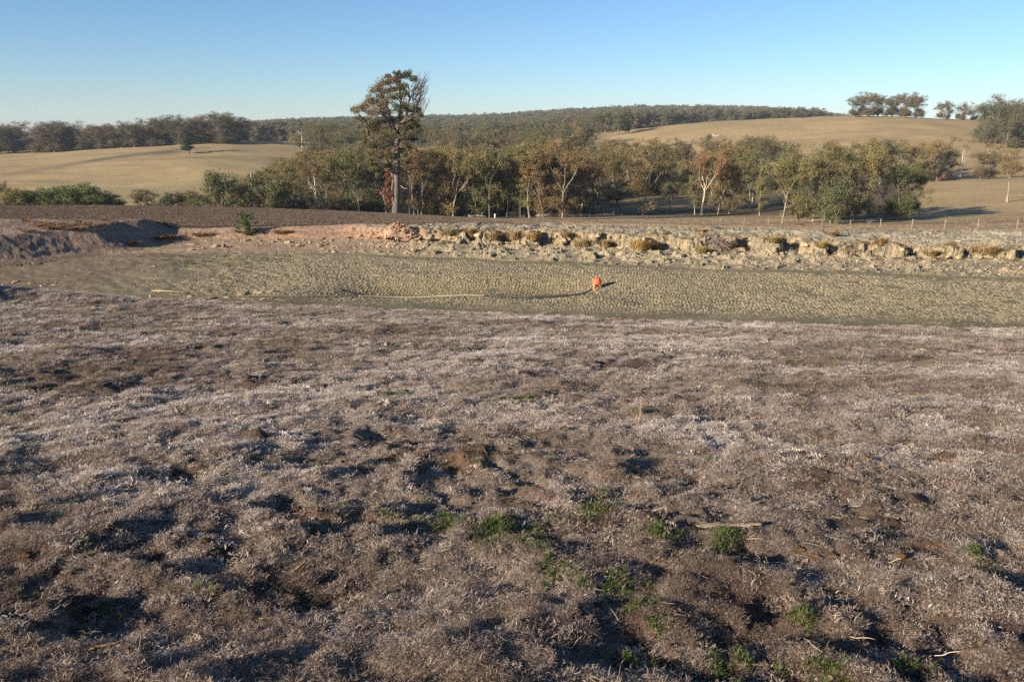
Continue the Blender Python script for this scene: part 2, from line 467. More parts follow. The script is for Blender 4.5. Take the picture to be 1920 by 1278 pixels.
    lay((.26, .175, .105), tan * h * sstep(.25, .6, fbm(x / 45 + 5, y / 14, 79, 4)) * .55)
    far = sstep(640, 720, y)
    lay((.075, .075, .042), far)
    lay((.34, .29, .16), far * sstep(.32, .42, fbm(x / 160, y / 55, 80, 3)) * .8)
    # gully across the left paddock: dark reedy band
    gy = 330 + (u + .62) * 480 + 14 * fbm(x / 30, y / 60, 81, 3)
    gl = np.exp(-((y - gy) / (9 + 9 * (u + .64))) ** 2) * sstep(-.66, -.55, u) * sstep(-.33, -.42, u) * (.55 + .45 * sstep(-.3, .3, fbm(x / 12, y / 16, 82, 3)))
    lay((.105, .09, .062), np.clip(gl, 0, 1) * .9 * h)
    return C

def grid_mesh(xs_u, rows, off):
    U, Y = np.meshgrid(xs_u, rows)
    X = U * (Y + off)
    x = X.ravel(); y = Y.ravel()
    z = H(x, y)
    nc = len(xs_u)
    i = np.arange((len(rows) - 1) * (nc - 1)); r = i // (nc - 1); c = i % (nc - 1)
    a = r * nc + c
    F = np.stack([a, a + 1, a + nc + 1, a + nc], 1)
    return np.stack([x, y, z], 1), F
def emit(name, V, F, sel, mat):
    F = F[sel]
    ids, inv = np.unique(F.ravel(), return_inverse=True)
    v = V[ids]
    me = mesh_np(name, v, inv.reshape(-1, 4), mat, smooth=True)
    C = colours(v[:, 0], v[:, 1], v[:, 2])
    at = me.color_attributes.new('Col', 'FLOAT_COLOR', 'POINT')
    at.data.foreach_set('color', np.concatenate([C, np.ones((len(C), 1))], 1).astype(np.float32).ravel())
    return tag(obj(name, me), kind='structure')

OFF = 6.0
cu = np.concatenate([np.linspace(-2.6, -.82, 30)[:-1], np.linspace(-.82, .82, 760), np.linspace(.82, 2.6, 30)[1:]])
r1 = np.exp(np.linspace(math.log(.6), math.log(7.3), 40))[:-1] - OFF
r2 = np.exp(np.linspace(math.log(7.3), math.log(30), 350)) - OFF
r3 = np.linspace(24, 36.0, 90)[1:]
r4 = np.linspace(36.0, 42.5, 120)[1:]
r5 = np.linspace(42.5, 62, 110)[1:]
rows_near = np.concatenate([r1, r2, r3, r4, r5])
Vn, Fn = grid_mesh(cu, rows_near, OFF)
cc = Vn[Fn].mean(1)
_x, _y = cc[:, 0], cc[:, 1]
s_near = _y < Ye(_x)
s_bed = (~s_near) & (_y < Yf(_x)) & (_x > Xw(_y))
s_field = (~s_near) & (~s_bed) & (_y > 45.0)
s_bank = ~(s_near | s_bed | s_field)
ground = emit('ground', Vn, Fn, s_near, M_near)
bed = emit('dry_pond_bed', Vn, Fn, s_bed, M_bed)
bank = emit('earth_bank', Vn, Fn, s_bank, M_bank)
bank.data.polygons.foreach_set('use_smooth', np.zeros(len(bank.data.polygons), bool))
fieldn = emit('field', Vn, Fn, s_field, M_field)
cu2 = np.concatenate([np.linspace(-2.4, -.85, 16)[:-1], np.linspace(-.85, .85, 380), np.linspace(.85, 2.4, 16)[1:]])
rows_far = np.exp(np.linspace(math.log(62 + OFF), math.log(3400 + OFF), 300)) - OFF
rows_far[0] = 62
Vf, Ff = grid_mesh(cu2, rows_far, OFF)
cf = Vf[Ff].mean(1)[:, 1]
emit('pasture', Vf, Ff, cf < 128, M_field)
emit('hills', Vf, Ff, cf >= 128, M_hill)
_u = lambda px: at_depth(px, 400, 1)[0]

# ------------------------------------------------------------------ cracked mud plates
M_plate = simple('mud_plate', (.30, .265, .155), scale=2.2, var=(.82, 1.15), rough=.95, bump=None, spec=.1)
def plate_material():
    m, nt, b = mat_new('mud_plate')
    at = N(nt, 'ShaderNodeAttribute', attribute_name='Col')
    o_, f_ = noise_ramp(nt, 30, .82, 1.18)
    c = mulcol(nt, at.outputs['Color'], o_)
    nt.links.new(c, b.inputs['Base Color']); b.inputs['Roughness'].default_value = .95; b.inputs['Specular IOR Level'].default_value = .1
    return m
M_plate = plate_material()
def plates():
    S = 0.138
    x0, x1, y0, y1 = -23.0, 23.0, -17.5, 17.5
    nx = int((x1 - x0) / S); ny = int((y1 - y0) / (S * .866))
    J, I = np.meshgrid(np.arange(nx), np.arange(ny))
    PX = x0 + (J + .5 * (I % 2)) * S + RNG.uniform(-.5, .5, J.shape) * S
    PY = y0 + I * S * .866 + RNG.uniform(-.5, .5, J.shape) * S
    wx = .55 * S * vnoise(PX / (3 * S), PY / (3 * S), 94); wy = .55 * S * vnoise(PX / (3 * S), PY / (3 * S), 95)
    PX, PY = PX + wx, PY + wy
    ca, sa = math.cos(.38), math.sin(.38)
    PX, PY = 6 + PX * ca - PY * sa, 31 + PX * sa + PY * ca
    P = np.stack([PX, PY], 2)
    def nb(i, j, k):           # six neighbours, counter-clockwise
        odd = i % 2
        d = [(0, 1), (1, odd), (1, odd - 1), (0, -1), (-1, odd - 1), (-1, odd)][k]
        return i + d[0], j + d[1]
    ii, jj = np.meshgrid(np.arange(2, ny - 2), np.arange(2, nx - 2), indexing='ij')
    ii = ii.ravel(); jj = jj.ravel()
    c = P[ii, jj]
    nbp = []
    for k in range(6):
        odd = ii % 2
        di = [0, 1, 1, 0, -1, -1][k]
        dj = [np.ones_like(odd), odd, odd - 1, -np.ones_like(odd), odd - 1, odd][k]
        nbp.append(P[ii + di, jj + dj])
    corners = np.stack([(c + nbp[k] + nbp[(k + 1) % 6]) / 3 for k in range(6)], 1)   # (n,6,2)
    x, y = c[:, 0], c[:, 1]
    ye = Ye(x); yf = Yf(x)
    n2 = fbm(x / 1.3, y / 1.0, 91, 3)
    ok = (y > ye + .55 + .5 * n2) & (y < yf - .15 + .35 * n2) & (x > -14.5 + 2.5 * n2 + (36 - y) * .15)
    drop = (fbm(x / .8, y / .6, 92, 2) > .62) | (RNG.random(len(x)) < .08)
    ok &= ~drop
    # weaker cracking towards the margins and the west
    wk = np.clip(np.minimum(np.minimum((y - ye) / 2.2, (yf - y) / 1.0), (x + 15) / 6.0), .25, 1)
    c = c[ok]; corners = corners[ok]; wk = wk[ok]; n = len(c)
    m2 = corners.mean(1, keepdims=True)
    gap = RNG.uniform(.80, .92, (n, 1, 1))
    base = m2 + (corners - m2) * gap * 1.0
    tp = m2 + (corners - m2) * (gap - .16)
    h = RNG.uniform(.008, .024, n) * wk
    zb = H(base[..., 0].ravel(), base[..., 1].ravel()).reshape(n, 6) - .006
    tilt = RNG.normal(0, .09, (n, 2)) * wk[:, None]
    zt = zb.mean(1)[:, None] + h[:, None] + ((tp - m2) * tilt[:, None, :]).sum(2) + RNG.normal(0, .003, (n, 6))
    V = np.concatenate([np.concatenate([base, zb[..., None]], 2), np.concatenate([tp, zt[..., None]], 2)], 1)   # (n,12,3)
    col = colours(c[:, 0], c[:, 1], zb[:, 0]) * np.array([1.40, 1.36, 1.34]) * RNG.uniform(.82, 1.22, (n, 1))
    return V, col, c
PV, PC, PCen = plates()
T6 = np.array([[6, 7, 8, 9, 10, 11]]); Q6 = np.array([[k, (k + 1) % 6, 6 + (k + 1) % 6, 6 + k] for k in range(6)])
def plate_mesh(name, V, col):
    n = len(V)
    o = (np.arange(n) * 12)[:, None, None]
    me = mesh_np(name, V.reshape(-1, 3), [(T6[None] + o).reshape(-1, 6), (Q6[None] + o).reshape(-1, 4)], M_plate)
    a = me.color_attributes.new('Col', 'FLOAT_COLOR', 'POINT')
    C = np.repeat(np.concatenate([col, np.ones((n, 1))], 1), 12, 0).astype(np.float32)
    a.data.foreach_set('color', C.ravel())
    return me
dist = np.hypot(PCen[:, 0], PCen[:, 1])
vis = np.abs(PCen[:, 0] / PCen[:, 1]) < .62
order = np.argsort(np.where(vis, dist, 999))
big = order[:280]; rest = order[280:]
o = obj('mud_plates', plate_mesh('mud_plates', PV[rest], PC[rest]), bed); o['kind'] = 'stuff'
for k in big:
    c0 = PV[k].mean(0)
    obj('mud_plate', plate_mesh('mud_plate', (PV[k] - c0)[None], PC[k:k + 1]), bed, c0)

# ------------------------------------------------------------------ geometry-node scatter (stuff only)
def scatter(name, pts, rot, scl, tint, protos, cast=None):
    """one stuff object: points with attributes, instancing the meshes of an unlinked collection"""
    coll = bpy.data.collections.new(name + '_pieces')
    for i, me in enumerate(protos):
        coll.objects.link(bpy.data.objects.new('%s_piece_%02d' % (name, i), me))
    me = bpy.data.meshes.new(name)
    n = len(pts)
    me.vertices.add(n); me.vertices.foreach_set('co', np.asarray(pts, np.float32).ravel())
    for an, ty, arr, key in (('rot', 'FLOAT_VECTOR', rot, 'vector'), ('scl', 'FLOAT_VECTOR', scl, 'vector'), ('tint', 'FLOAT', tint, 'value')):
        a = me.attributes.new(an, ty, 'POINT'); a.data.foreach_set(key, np.asarray(arr, np.float32).ravel())
    o = obj(name, me)
    ng = bpy.data.node_groups.new(name + '_scatter', 'GeometryNodeTree')
    ng.interface.new_socket('Geometry', in_out='INPUT', socket_type='NodeSocketGeometry')
    ng.interface.new_socket('Geometry', in_out='OUTPUT', socket_type='NodeSocketGeometry')
    gi = ng.nodes.new('NodeGroupInput'); go = ng.nodes.new('NodeGroupOutput')
    ci = ng.nodes.new('GeometryNodeCollectionInfo'); ci.inputs['Collection'].default_value = coll
    ci.inputs['Separate Children'].default_value = True; ci.inputs['Reset Children'].default_value = True
    ip = ng.nodes.new('GeometryNodeInstanceOnPoints'); ip.inputs['Pick Instance'].default_value = True
    def na(nm, ty):
        q = ng.nodes.new('GeometryNodeInputNamedAttribute'); q.data_type = ty; q.inputs['Name'].default_value = nm
        return [s for s in q.outputs if s.enabled and s.name == 'Attribute'][0]
    m2p = ng.nodes.new('GeometryNodeMeshToPoints')
    ng.links.new(gi.outputs[0], m2p.inputs['Mesh'])
    ng.links.new(m2p.outputs[0], ip.inputs['Points']); ng.links.new(ci.outputs[0], ip.inputs['Instance'])
    e2r = ng.nodes.new('FunctionNodeEulerToRotation')
    ng.links.new(na('rot', 'FLOAT_VECTOR'), e2r.inputs[0]); ng.links.new(e2r.outputs[0], ip.inputs['Rotation'])
    ng.links.new(na('scl', 'FLOAT_VECTOR'), ip.inputs['Scale'])
    ng.links.new(ip.outputs[0], go.inputs[0])
    md = o.modifiers.new('scatter', 'NODES'); md.node_group = ng
    tag(o, kind='stuff')
    return o
def inst_tint_mat(name, stops, rough=.9, trans=0.0, noise=None):
    """base colour chosen by the per-instance attribute 'tint', varied per blade by 'leaf'"""
    m, nt, b = mat_new(name)
    at = N(nt, 'ShaderNodeAttribute', attribute_name='tint', attribute_type='INSTANCER')
    r = N(nt, 'ShaderNodeValToRGB')
    els = r.color_ramp.elements
    while len(els) < len(stops): els.new(.5)
    for e, (p, c) in zip(els, stops): e.position = p; e.color = (*c, 1)
    nt.links.new(at.outputs['Fac'], r.inputs[0])
    a2 = N(nt, 'ShaderNodeAttribute', attribute_name='leaf')
    mr = N(nt, 'ShaderNodeMapRange'); mr.inputs[3].default_value = .62; mr.inputs[4].default_value = 1.45
    nt.links.new(a2.outputs['Fac'], mr.inputs[0])
    c = mulcol(nt, r.outputs[0], mr.outputs[0])
    nt.links.new(c, b.inputs['Base Color'])
    b.inputs['Roughness'].default_value = rough; b.inputs['Specular IOR Level'].default_value = .15
    if trans:
        tr = N(nt, 'ShaderNodeBsdfTranslucent'); nt.links.new(c, tr.inputs[0])
        mx = N(nt, 'ShaderNodeMixShader'); mx.inputs[0].default_value = trans
        nt.links.new(b.outputs[0], mx.inputs[1]); nt.links.new(tr.outputs[0], mx.inputs[2])
        nt.links.new(mx.outputs[0], nt.nodes['Material Output'].inputs[0])
    return m
def leaf_attr(me, vals):
    a = me.attributes.new('leaf', 'FLOAT', 'POINT'); a.data.foreach_set('value', np.asarray(vals, np.float32))

def blades_mesh(name, seed, n, rad, L0, L1, w, flat, mat, curl=.5):
    """n bent blades of 3 segments; flat 0 upright .. 1 lying"""
    r = np.random.default_rng(seed)
    V = []; F3 = []; F4 = []; leaf = []
    for i in range(n):
        a = r.uniform(0, 6.283); q = rad * math.sqrt(r.random())
        base = np.array([math.cos(a) * q, math.sin(a) * q, r.uniform(-.004, .004)])
        az = r.uniform(0, 6.283)
        el = math.radians(r.uniform(70, 88) * (1 - flat) + r.uniform(2, 45) * flat)
        L = r.uniform(L0, L1)
        d = np.array([math.cos(az) * math.cos(el), math.sin(az) * math.cos(el), math.sin(el)])
        side = np.array([-math.sin(az), math.cos(az), r.uniform(-.5, .5)]); side /= np.linalg.norm(side)
        ww = w * r.uniform(.6, 1.3)
        p1 = base + d * L * .5
        d2 = d + np.array([r.normal(0, curl), r.normal(0, curl), -curl * r.uniform(.2, 1.2)]); d2 /= np.linalg.norm(d2)
        p2 = p1 + d2 * L * .5
        if p2[2] < 0: p2[2] = abs(p2[2]) * .3
        k = len(V)
        V += [base - side * ww / 2, base + side * ww / 2, p1 + side * ww * .45, p1 - side * ww * .45, p2]
        F4.append((k, k + 1, k + 2, k + 3)); F3.append((k + 3, k + 2, k + 4))
        leaf += [r.random()] * 5
    me = mesh_np(name, np.array(V), [np.array(F4), np.array(F3)], mat)
    leaf_attr(me, leaf)
    return me
M_dead = inst_tint_mat('dead_grass', [(0, (.16, .11, .075)), (.35, (.29, .222, .165)), (.7, (.42, .34, .272)), (1, (.60, .51, .43))], trans=.12)
M_green = inst_tint_mat('green_grass', [(0, (.05, .075, .018)), (.5, (.075, .125, .022)), (1, (.14, .17, .035))], trans=.25)
M_straw = inst_tint_mat('straw', [(0, (.22, .15, .09)), (1, (.42, .33, .23))])

def dead_density(x, y):
    a = fbm(x / .55, y / .5, 101, 3); b = fbm(x / 2.2, y / 1.7, 102, 2)
    pit = np.exp(-(((x + 1.15) / .46) ** 2 + ((y - 3.62) / .30) ** 2)) + .7 * np.exp(-(((x + 2.2) / .5) ** 2 + ((y - 3.35) / .22) ** 2))
    return np.clip(.96 + 1.3 * a + .8 * b - 1.3 * pit, 0.06, 1)
def sample_fan(n, d0, d1, half=.80):
    D = np.sqrt(RNG.uniform((d0 + 2) ** 2, (d1 + 2) ** 2, n)) - 2
    u = RNG.uniform(-half, half, n)
    return u * (D + 2.5), D
pts, rots, scs, tints = [], [], [], []
for d0, d1, n, s0, s1 in ((1.2, 4, 30000, .5, .95), (4, 8, 52000, .65, 1.1), (8, 14, 60000, .95, 1.5), (14, 29, 80000, 1.4, 2.2)):
    x, y = sample_fan(n, d0, d1)
    k = (RNG.random(n) < dead_density(x, y)) & (y < Ye(x) + .25 * vnoise(x / .4, y / .4, 8))
    x, y = x[k], y[k]; n = len(x)
    z = H(x, y)
    pts.append(np.stack([x, y, z], 1))
    rots.append(np.stack([RNG.normal(-.12, .15, n), RNG.normal(0, .15, n), RNG.uniform(0, 6.283, n)], 1))
    s = RNG.uniform(s0, s1, n) * np.where(RNG.random(n) < .06, 1.7, 1.0)
    hz = RNG.uniform(.35, 1.0, n) * (1.0 if d1 < 14 else .75)
    scs.append(np.stack([s, s, s * hz], 1))
    tints.append(np.clip(.52 + .45 * fbm(x / .8, y / .7, 103, 3) + .40 * fbm(x / 3.5, y / 2.5, 104, 2) + .12 * sstep(10, 24, y) + RNG.normal(0, .2, n), 0, 1))
protos = [blades_mesh('dead_tuft', 200 + i, 56, .064, .014, .045, .0026, .85, M_dead, .9) for i in range(7)] + \
         [blades_mesh('dead_tuft_thick', 220 + i, 80, .055, .012, .034, .0030, .7, M_dead, 1.0) for i in range(3)]
scatter('dead_grass', np.concatenate(pts), np.concatenate(rots), np.concatenate(scs), np.concatenate(tints), protos)

# loose straw lying in the near grass
x, y = sample_fan(3800, 1.2, 9); z = H(x, y) + .012
def straw(seed):
    r = np.random.default_rng(seed); mb = MB()
    L = r.uniform(.03, .09); P = np.array([[t * L, r.normal(0, .0022), abs(r.normal(0, .002))] for t in np.linspace(0, 1, 5)])
    mb.tube(P, [.001, .0014, .0013, .001, .0006], 4)
    me = mb.mesh('straw', M_straw); leaf_attr(me, np.full(len(me.vertices), r.random())); return me
n = len(x); s = RNG.uniform(.6, 1.6, n)
scatter('loose_straw', np.stack([x, y, z], 1), np.stack([RNG.normal(0, .12, n), RNG.normal(0, .25, n), RNG.uniform(0, 6.28, n)], 1),
        np.stack([s, s, s], 1), RNG.random(n), [straw(300 + i) for i in range(6)])

# ------------------------------------------------------------------ clods
def clod_mesh(name, seed, mat, sub=2, flat=.6, rough=.22, leaf=False):
    r = np.random.default_rng(seed)
    import bmesh
    bm = bmesh.new(); bmesh.ops.create_icosphere(bm, subdivisions=sub, radius=1)
    V = np.array([v.co[:] for v in bm.verts]); F = np.array([[v.index for v in f.verts] for f in bm.faces]); bm.free()
    o3 = r.uniform(0, 50, 3)
    # planar cuts make broken facets
    for _ in range(14):
        nrm = r.normal(size=3); nrm /= np.linalg.norm(nrm); d = r.uniform(.38, .8)
        t = V @ nrm - d
        V = V - np.outer(np.maximum(t, 0), nrm)
    nz = vnoise(V[:, 0] * 2 + o3[0] + V[:, 2], V[:, 1] * 2 + o3[1] - V[:, 2], seed)
    nz2 = vnoise(V[:, 0] * 5 + o3[1], V[:, 1] * 5 + V[:, 2] * 4, seed + 1)
    V = V * (1 + rough * nz + rough * .7 * nz2)[:, None]
    V = V * np.array([1, r.uniform(.65, 1), flat * r.uniform(.7, 1.2)])
    V[:, 2] = np.maximum(V[:, 2], -.35)
    me = mesh_np(name, V, F, mat)
    if leaf: leaf_attr(me, np.full(len(V), .5))
    return me
M_crumb = inst_tint_mat('soil_crumb', [(0, (.07, .045, .028)), (.5, (.13, .085, .05)), (1, (.26, .19, .13))])
M_mudclod = inst_tint_mat('mud_lump', [(0, (.22, .18, .11)), (.5, (.35, .29, .19)), (1, (.46, .37, .24))])
crumbs = [clod_mesh('crumb', 400 + i, M_crumb, 1, .8, .6, True) for i in range(6)]
x, y = sample_fan(120000, 1.2, 12)
k = RNG.random(len(x)) < np.clip(.95 - 1.15 * dead_density(x, y) + .35 * sstep(0.1, .5, fbm(x / 1.6 + 7.0, y / 1.2, 56, 2)), 0.02, 1)
x, y = x[k], y[k]; n = len(x); s = RNG.uniform(.003, .011, n) * (1 + 1.2 * (RNG.random(n) > .93))
scatter('soil_crumbs', np.stack([x, y, H(x, y) + s * .3], 1), RNG.uniform(-3, 3, (n, 3)) * [.2, .2, 1], np.stack([s, s, s], 1), np.clip(RNG.normal(.4, .25, n), 0, .75), crumbs)

# small mud lumps on the beach, scarp and top of the bank
lumps = [clod_mesh('lump', 420 + i, M_mudclod, 1, .6, .3, True) for i in range(8)]
x = RNG.uniform(-19, 28, 9000); yf = Yf(x); ys = Yscarp(x)
y = yf + (ys - yf) * RNG.beta(1.6, 1.2, len(x)) * 1.0 + RNG.exponential(.25, len(x)) * (RNG.random(len(x)) > .6)
rg = np.interp(x, BX, RUG)
k = (RNG.random(len(x)) < (.25 + .75 * rg) * (.35 + sstep(-.3, .4, fbm(x / 1.2, y / .6, 111, 2)))) & (x > -16)
x, y = x[k], y[k]; n = len(x); s = np.exp(RNG.normal(-3.35, .45, n))
x3 = RNG.uniform(-22, -7, 1300); y3 = RNG.uniform(26, 38, 1300); k = (y3 > Ye(x3)) & (y3 < Yf(x3)) & (x3 > Xw(y3)) & (RNG.random(1300) < sstep(-7, -13, x3) * .8 + .1) & (fbm(x3 / 1.5, y3 / .8, 113, 2) > -.15)
x3, y3 = x3[k], y3[k]; s3 = np.exp(RNG.normal(-3.6, .45, len(x3)))
x2 = RNG.uniform(-2, 28, 1600); y2 = Yscarp(x2) + RNG.uniform(.1, 3.2, 1600); s2 = np.exp(RNG.normal(-3.4, .5, 1600))
x = np.concatenate([x, x2, x3]); y = np.concatenate([y, y2, y3]); s = np.concatenate([s, s2, s3]); n = len(x)
scatter('mud_lumps', np.stack([x, y, H(x, y) + s * .15], 1), RNG.uniform(-3, 3, (n, 3)) * [.12, .12, 1], np.stack([s * 1.2, s, s], 1), np.clip(RNG.normal(.5, .25, n), 0, 1), lumps)

# larger clods: one object each
M_clod = simple('dried_clod', (.40, .325, .205), scale=3., var=(.7, 1.2), bump=.08, objcol=True, rough=.95)
clods = [clod_mesh('clod', 440 + i, M_clod, 2, .5, .42) for i in range(10)]
def put_clod(x, y, s, label, group, col=(1, 1, 1), name='mud_clod', zoff=.1, flat=1.0):
    o = obj(name, random.choice(clods)); z = Hs(x, y)
    o.location = (x, y, z + s * zoff); o.rotation_euler = (random.uniform(-.25, .25), random.uniform(-.25, .25), random.uniform(0, 6.28))
    o.scale = (s * random.uniform(.9, 1.4), s * random.uniform(.7, 1.1), s * random.uniform(.7, 1.1) * flat)
    v = random.uniform(.8, 1.15); o.color = (col[0] * v, col[1] * v, col[2] * v, 1)
    tag(o, label, 'clod', group); return o
cnt = 0
MARK = [(700, 'under the smooth reddish slope'), (800, 'under the reddish rubble heap'), (905, 'below the first tussocks'), (1010, 'below the small golden tussock'), (1130, 'on the float side of the big notch'), (1240, 'below the large golden tussock'), (1330, 'below the big dark notch'), (1430, 'below the twig tangle'), (1560, 'below the deep square notch'), (1700, 'below the high clay blocks'), (1800, 'around the dark stick'), (2000, 'past the dark stick')]
while cnt < 190:
    px = random.uniform(560, 1935); x = (px - 960) / FPX * 38
    yf, ys = float(Yf(np.array([x]))[0]), float(Yscarp(np.array([x]))[0])
    t = random.random() ** .8
    y = yf + .1 + (ys - yf - .1) * t
    if random.random() > .35 + .65 * (float(fbm(np.array([x / 1.6]), np.array([y / .8]), 112, 2)[0]) > -.05): continue
    s = min(.26, math.exp(random.gauss(-2.25, .38)))
    lab = '%s dried mud clod %s, %s' % ('big' if s > .145 else 'middling' if s > .095 else 'small', 'near the mud edge' if t < .35 else 'halfway up the beach' if t < .7 else 'close under the bank', [m for p, m in MARK if px < p][0])
    put_clod(x, y, s, lab, 'clods scattered on the beach below the eroded bank', flat=.85)
    cnt += 1
SLAB = ['long pale slab in the slump by the shaded corner', 'pale slab nearest the shaded corner', 'small pale slab at the outer end of the corner slump', 'largest pale clay slab above the near pond edge', 'pale slab overlapping the largest one', 'pale slab just before the largest one', 'pale slab at the end of the slender pole', 'second pale slab past the slender pole', 'third pale slab past the slender pole', 'fourth pale slab past the slender pole', 'pale slab below the largest one', 'pale slab under the pipe end', 'last pale slab at the dead grass edge', 'small pale slab beside the slender pole', 'flat pale stone at the near edge below the orange float', 'little pale stone on the near edge between pipe and grass', 'small pale stone on the near edge beyond the float', 'pale knob where the slab strip ends']
for q_i, (px, py, s) in enumerate([(60, 532, .28), (30, 528, .22), (100, 534, .22), (480, 549, .42), (505, 547, .3), (455, 552, .3), (330, 553, .25), (360, 556, .3), (395, 558, .28), (430, 558, .3), (460, 561, .25), (500, 561, .28), (530, 563, .22), (300, 548, .18), (1095, 591, .2), (870, 587, .15), (1340, 600, .13), (645, 560, .18)]):
    x, y, z = ground_at(px, py)
    put_clod(x, y, s * .9, SLAB[q_i], 'pale slabs along the near edge of the dry pond', (1.0, .92, .85), 'clay_slab', 0.02, .45)
nblk = 0
for px in range(770, 1930, 22):   # blocks breaking off the scarp
    x = (px + random.uniform(-8, 8) - 960) / FPX * 39; ys = float(Yscarp(np.array([x]))[0])
    if random.random() < .2: continue
    nblk += 1
    put_clod(x, ys + random.uniform(-.25, .12), random.uniform(.14, .30), ordinal(nblk) + ' block of pale clay along the bank face from the rubble heap', 'clay blocks in the face of the eroded bank', (1.05, 1.0, .9), 'clay_block', .35, 1.25)
for q_i, (px, py, s) in enumerate(sorted([(463, 452, .25), (487, 453, .22), (512, 455, .2), (541, 455, .28), (520, 450, .2), (575, 457, .18), (605, 449, .2), (622, 452, .2), (647, 447, .2), (676, 445, .22), (715, 445, .28), (735, 449, .24), (405, 462, .25), (360, 470, .2), (340, 472, .15), (380, 466, .15), (420, 464, .15), (545, 463, .16), (600, 463, .16), (560, 462, .13)])):
    x, y, z = ground_at(px, py)
    put_clod(x, y, s, ordinal(q_i + 1) + ' clod along the smooth reddish slope counting towards the rubble heap', 'clods on the smooth reddish slope', (.95, .85, .78), flat=1.1)

# reddish rubble heap
M_rub = simple('red_rubble', (.36, .235, .145), scale=2.5, var=(.7, 1.25), bump=.05, objcol=True, rough=.95)
hx, hy, hz = ground_at(748, 449)
hy += .3; hz = Hs(hx, hy)
heap = empty('rubble_heap', (hx, hy, hz - .15))
tag(heap, 'heap of broken reddish clay rubble on top of the far bank', 'rubble heap')
th, rr = np.meshgrid(np.linspace(0, 2 * math.pi, 25)[:-1], np.linspace(0, 1, 9))
mx = rr * np.cos(th) * 1.35; my = rr * np.sin(th) * 1.0
mz = .70 * (1 - rr ** 1.4) + .12 * vnoise(mx * 3, my * 3, 5)
F = [(i * 24 + j, i * 24 + (j + 1) % 24, (i + 1) * 24 + (j + 1) % 24, (i + 1) * 24 + j) for i in range(8) for j in range(24)]
obj('mound', mesh_np('mound', np.stack([mx.ravel(), my.ravel(), mz.ravel()], 1), np.array(F), M_rub, True), heap)
rub = [clod_mesh('rubble', 470 + i, M_rub, 1, .7, .25) for i in range(6)]
for i in range(285):
    a = random.uniform(0, 6.28); r = math.sqrt(random.random()) * 1.12
    o = obj('rubble', random.choice(rub), heap)
    o.location = (r * math.cos(a) * 1.35, r * math.sin(a), max(.74 * (1 - min(r, 1) ** 1.4), .04) + .1 * (r > 1) + .02)
    s = math.exp(random.gauss(-2.35, .35)); o.scale = (s, s * .8, s * .8); o.rotation_euler = [random.uniform(0, 6) for _ in range(3)]
    v = random.uniform(.75, 1.3); o.color = (v, v * random.uniform(.85, 1.05), v * .95, 1)

# ------------------------------------------------------------------ foliage
def crown_mat(name, trans=.15, nscale=.35):
    m, nt, b = mat_new(name)
    oi = N(nt, 'ShaderNodeObjectInfo')
    a2 = N(nt, 'ShaderNodeAttribute', attribute_name='leaf')
    mr = N(nt, 'ShaderNodeMapRange'); mr.inputs[3].default_value = .8; mr.inputs[4].default_value = 2.1
    nt.links.new(a2.outputs['Fac'], mr.inputs[0])
    c = mulcol(nt, oi.outputs['Color'], mr.outputs[0])
    o_, f_ = noise_ramp(nt, nscale, (.78, .88, .85), (1.3, 1.08, .98))
    c = mulcol(nt, c, o_)
    nt.links.new(c, b.inputs['Base Color']); b.inputs['Roughness'].default_value = .7; b.inputs['Specular IOR Level'].default_value = .25
    tr = N(nt, 'ShaderNodeBsdfTranslucent'); nt.links.new(c, tr.inputs[0])
    mx = N(nt, 'ShaderNodeMixShader'); mx.inputs[0].default_value = trans
    nt.links.new(b.outputs[0], mx.inputs[1]); nt.links.new(tr.outputs[0], mx.inputs[2])
    nt.links.new(mx.outputs[0], nt.nodes['Material Output'].inputs[0])
    return m
M_leaf = crown_mat('gum_foliage')
M_bark = simple('gum_bark', (.23, .195, .155), scale=1.2, var=(.45, 1.3), rough=.9, stretch=(2.5, 2.5, .5), objcol=True)

def leaves(clusters, per, size, rng, droop=.5):
    """clusters: (x,y,z, rx, rz, leaf_bias). returns V,F,leaf arrays of small diamond leaves"""
    Vs, L = [], []
    for cx, cy, cz, rx, rz, bias in clusters:
        n = max(6, int(per * rng.uniform(.7, 1.3)))
        m_ = 6
        d = rng.normal(size=(m_, 3)); d /= np.linalg.norm(d, axis=1)[:, None]
        sub = d * (rng.random(m_) ** .5)[:, None] * .85
        d = rng.normal(size=(n, 3)) * .30
        p = (sub[rng.integers(0, m_, n)] + d) * np.array([rx, rx, rz * .9])
        p[:, 2] = np.where(p[:, 2] < 0, p[:, 2] * .75, p[:, 2])
        p += np.array([cx, cy, cz])
        a = rng.normal(size=(n, 3)); a[:, 2] -= droop; a /= np.linalg.norm(a, axis=1)[:, None]
        b = rng.normal(size=(n, 3)); b = b - a * (a * b).sum(1)[:, None]; b /= np.linalg.norm(b, axis=1)[:, None] + 1e-9
        s = size * rng.uniform(.6, 1.35, n)[:, None]
        q = np.stack([p - a * s * .5, p + b * s * .27, p + a * s * .5, p - b * s * .27], 1)
        Vs.append(q.reshape(-1, 3))
        lv = np.clip(rng.normal(.45 + bias, .16, n), 0, 1)
        L.append(np.repeat(lv, 4))
    V = np.concatenate(Vs); F = np.arange(len(V)).reshape(-1, 4)
    return V, F, np.concatenate(L)
def leaf_mesh(name, clusters, per, size, seed, mat, droop=.5):
    V, F, L = leaves(clusters, per, size, np.random.default_rng(seed), droop)
    me = mesh_np(name, V, F, mat); leaf_attr(me, L); return me

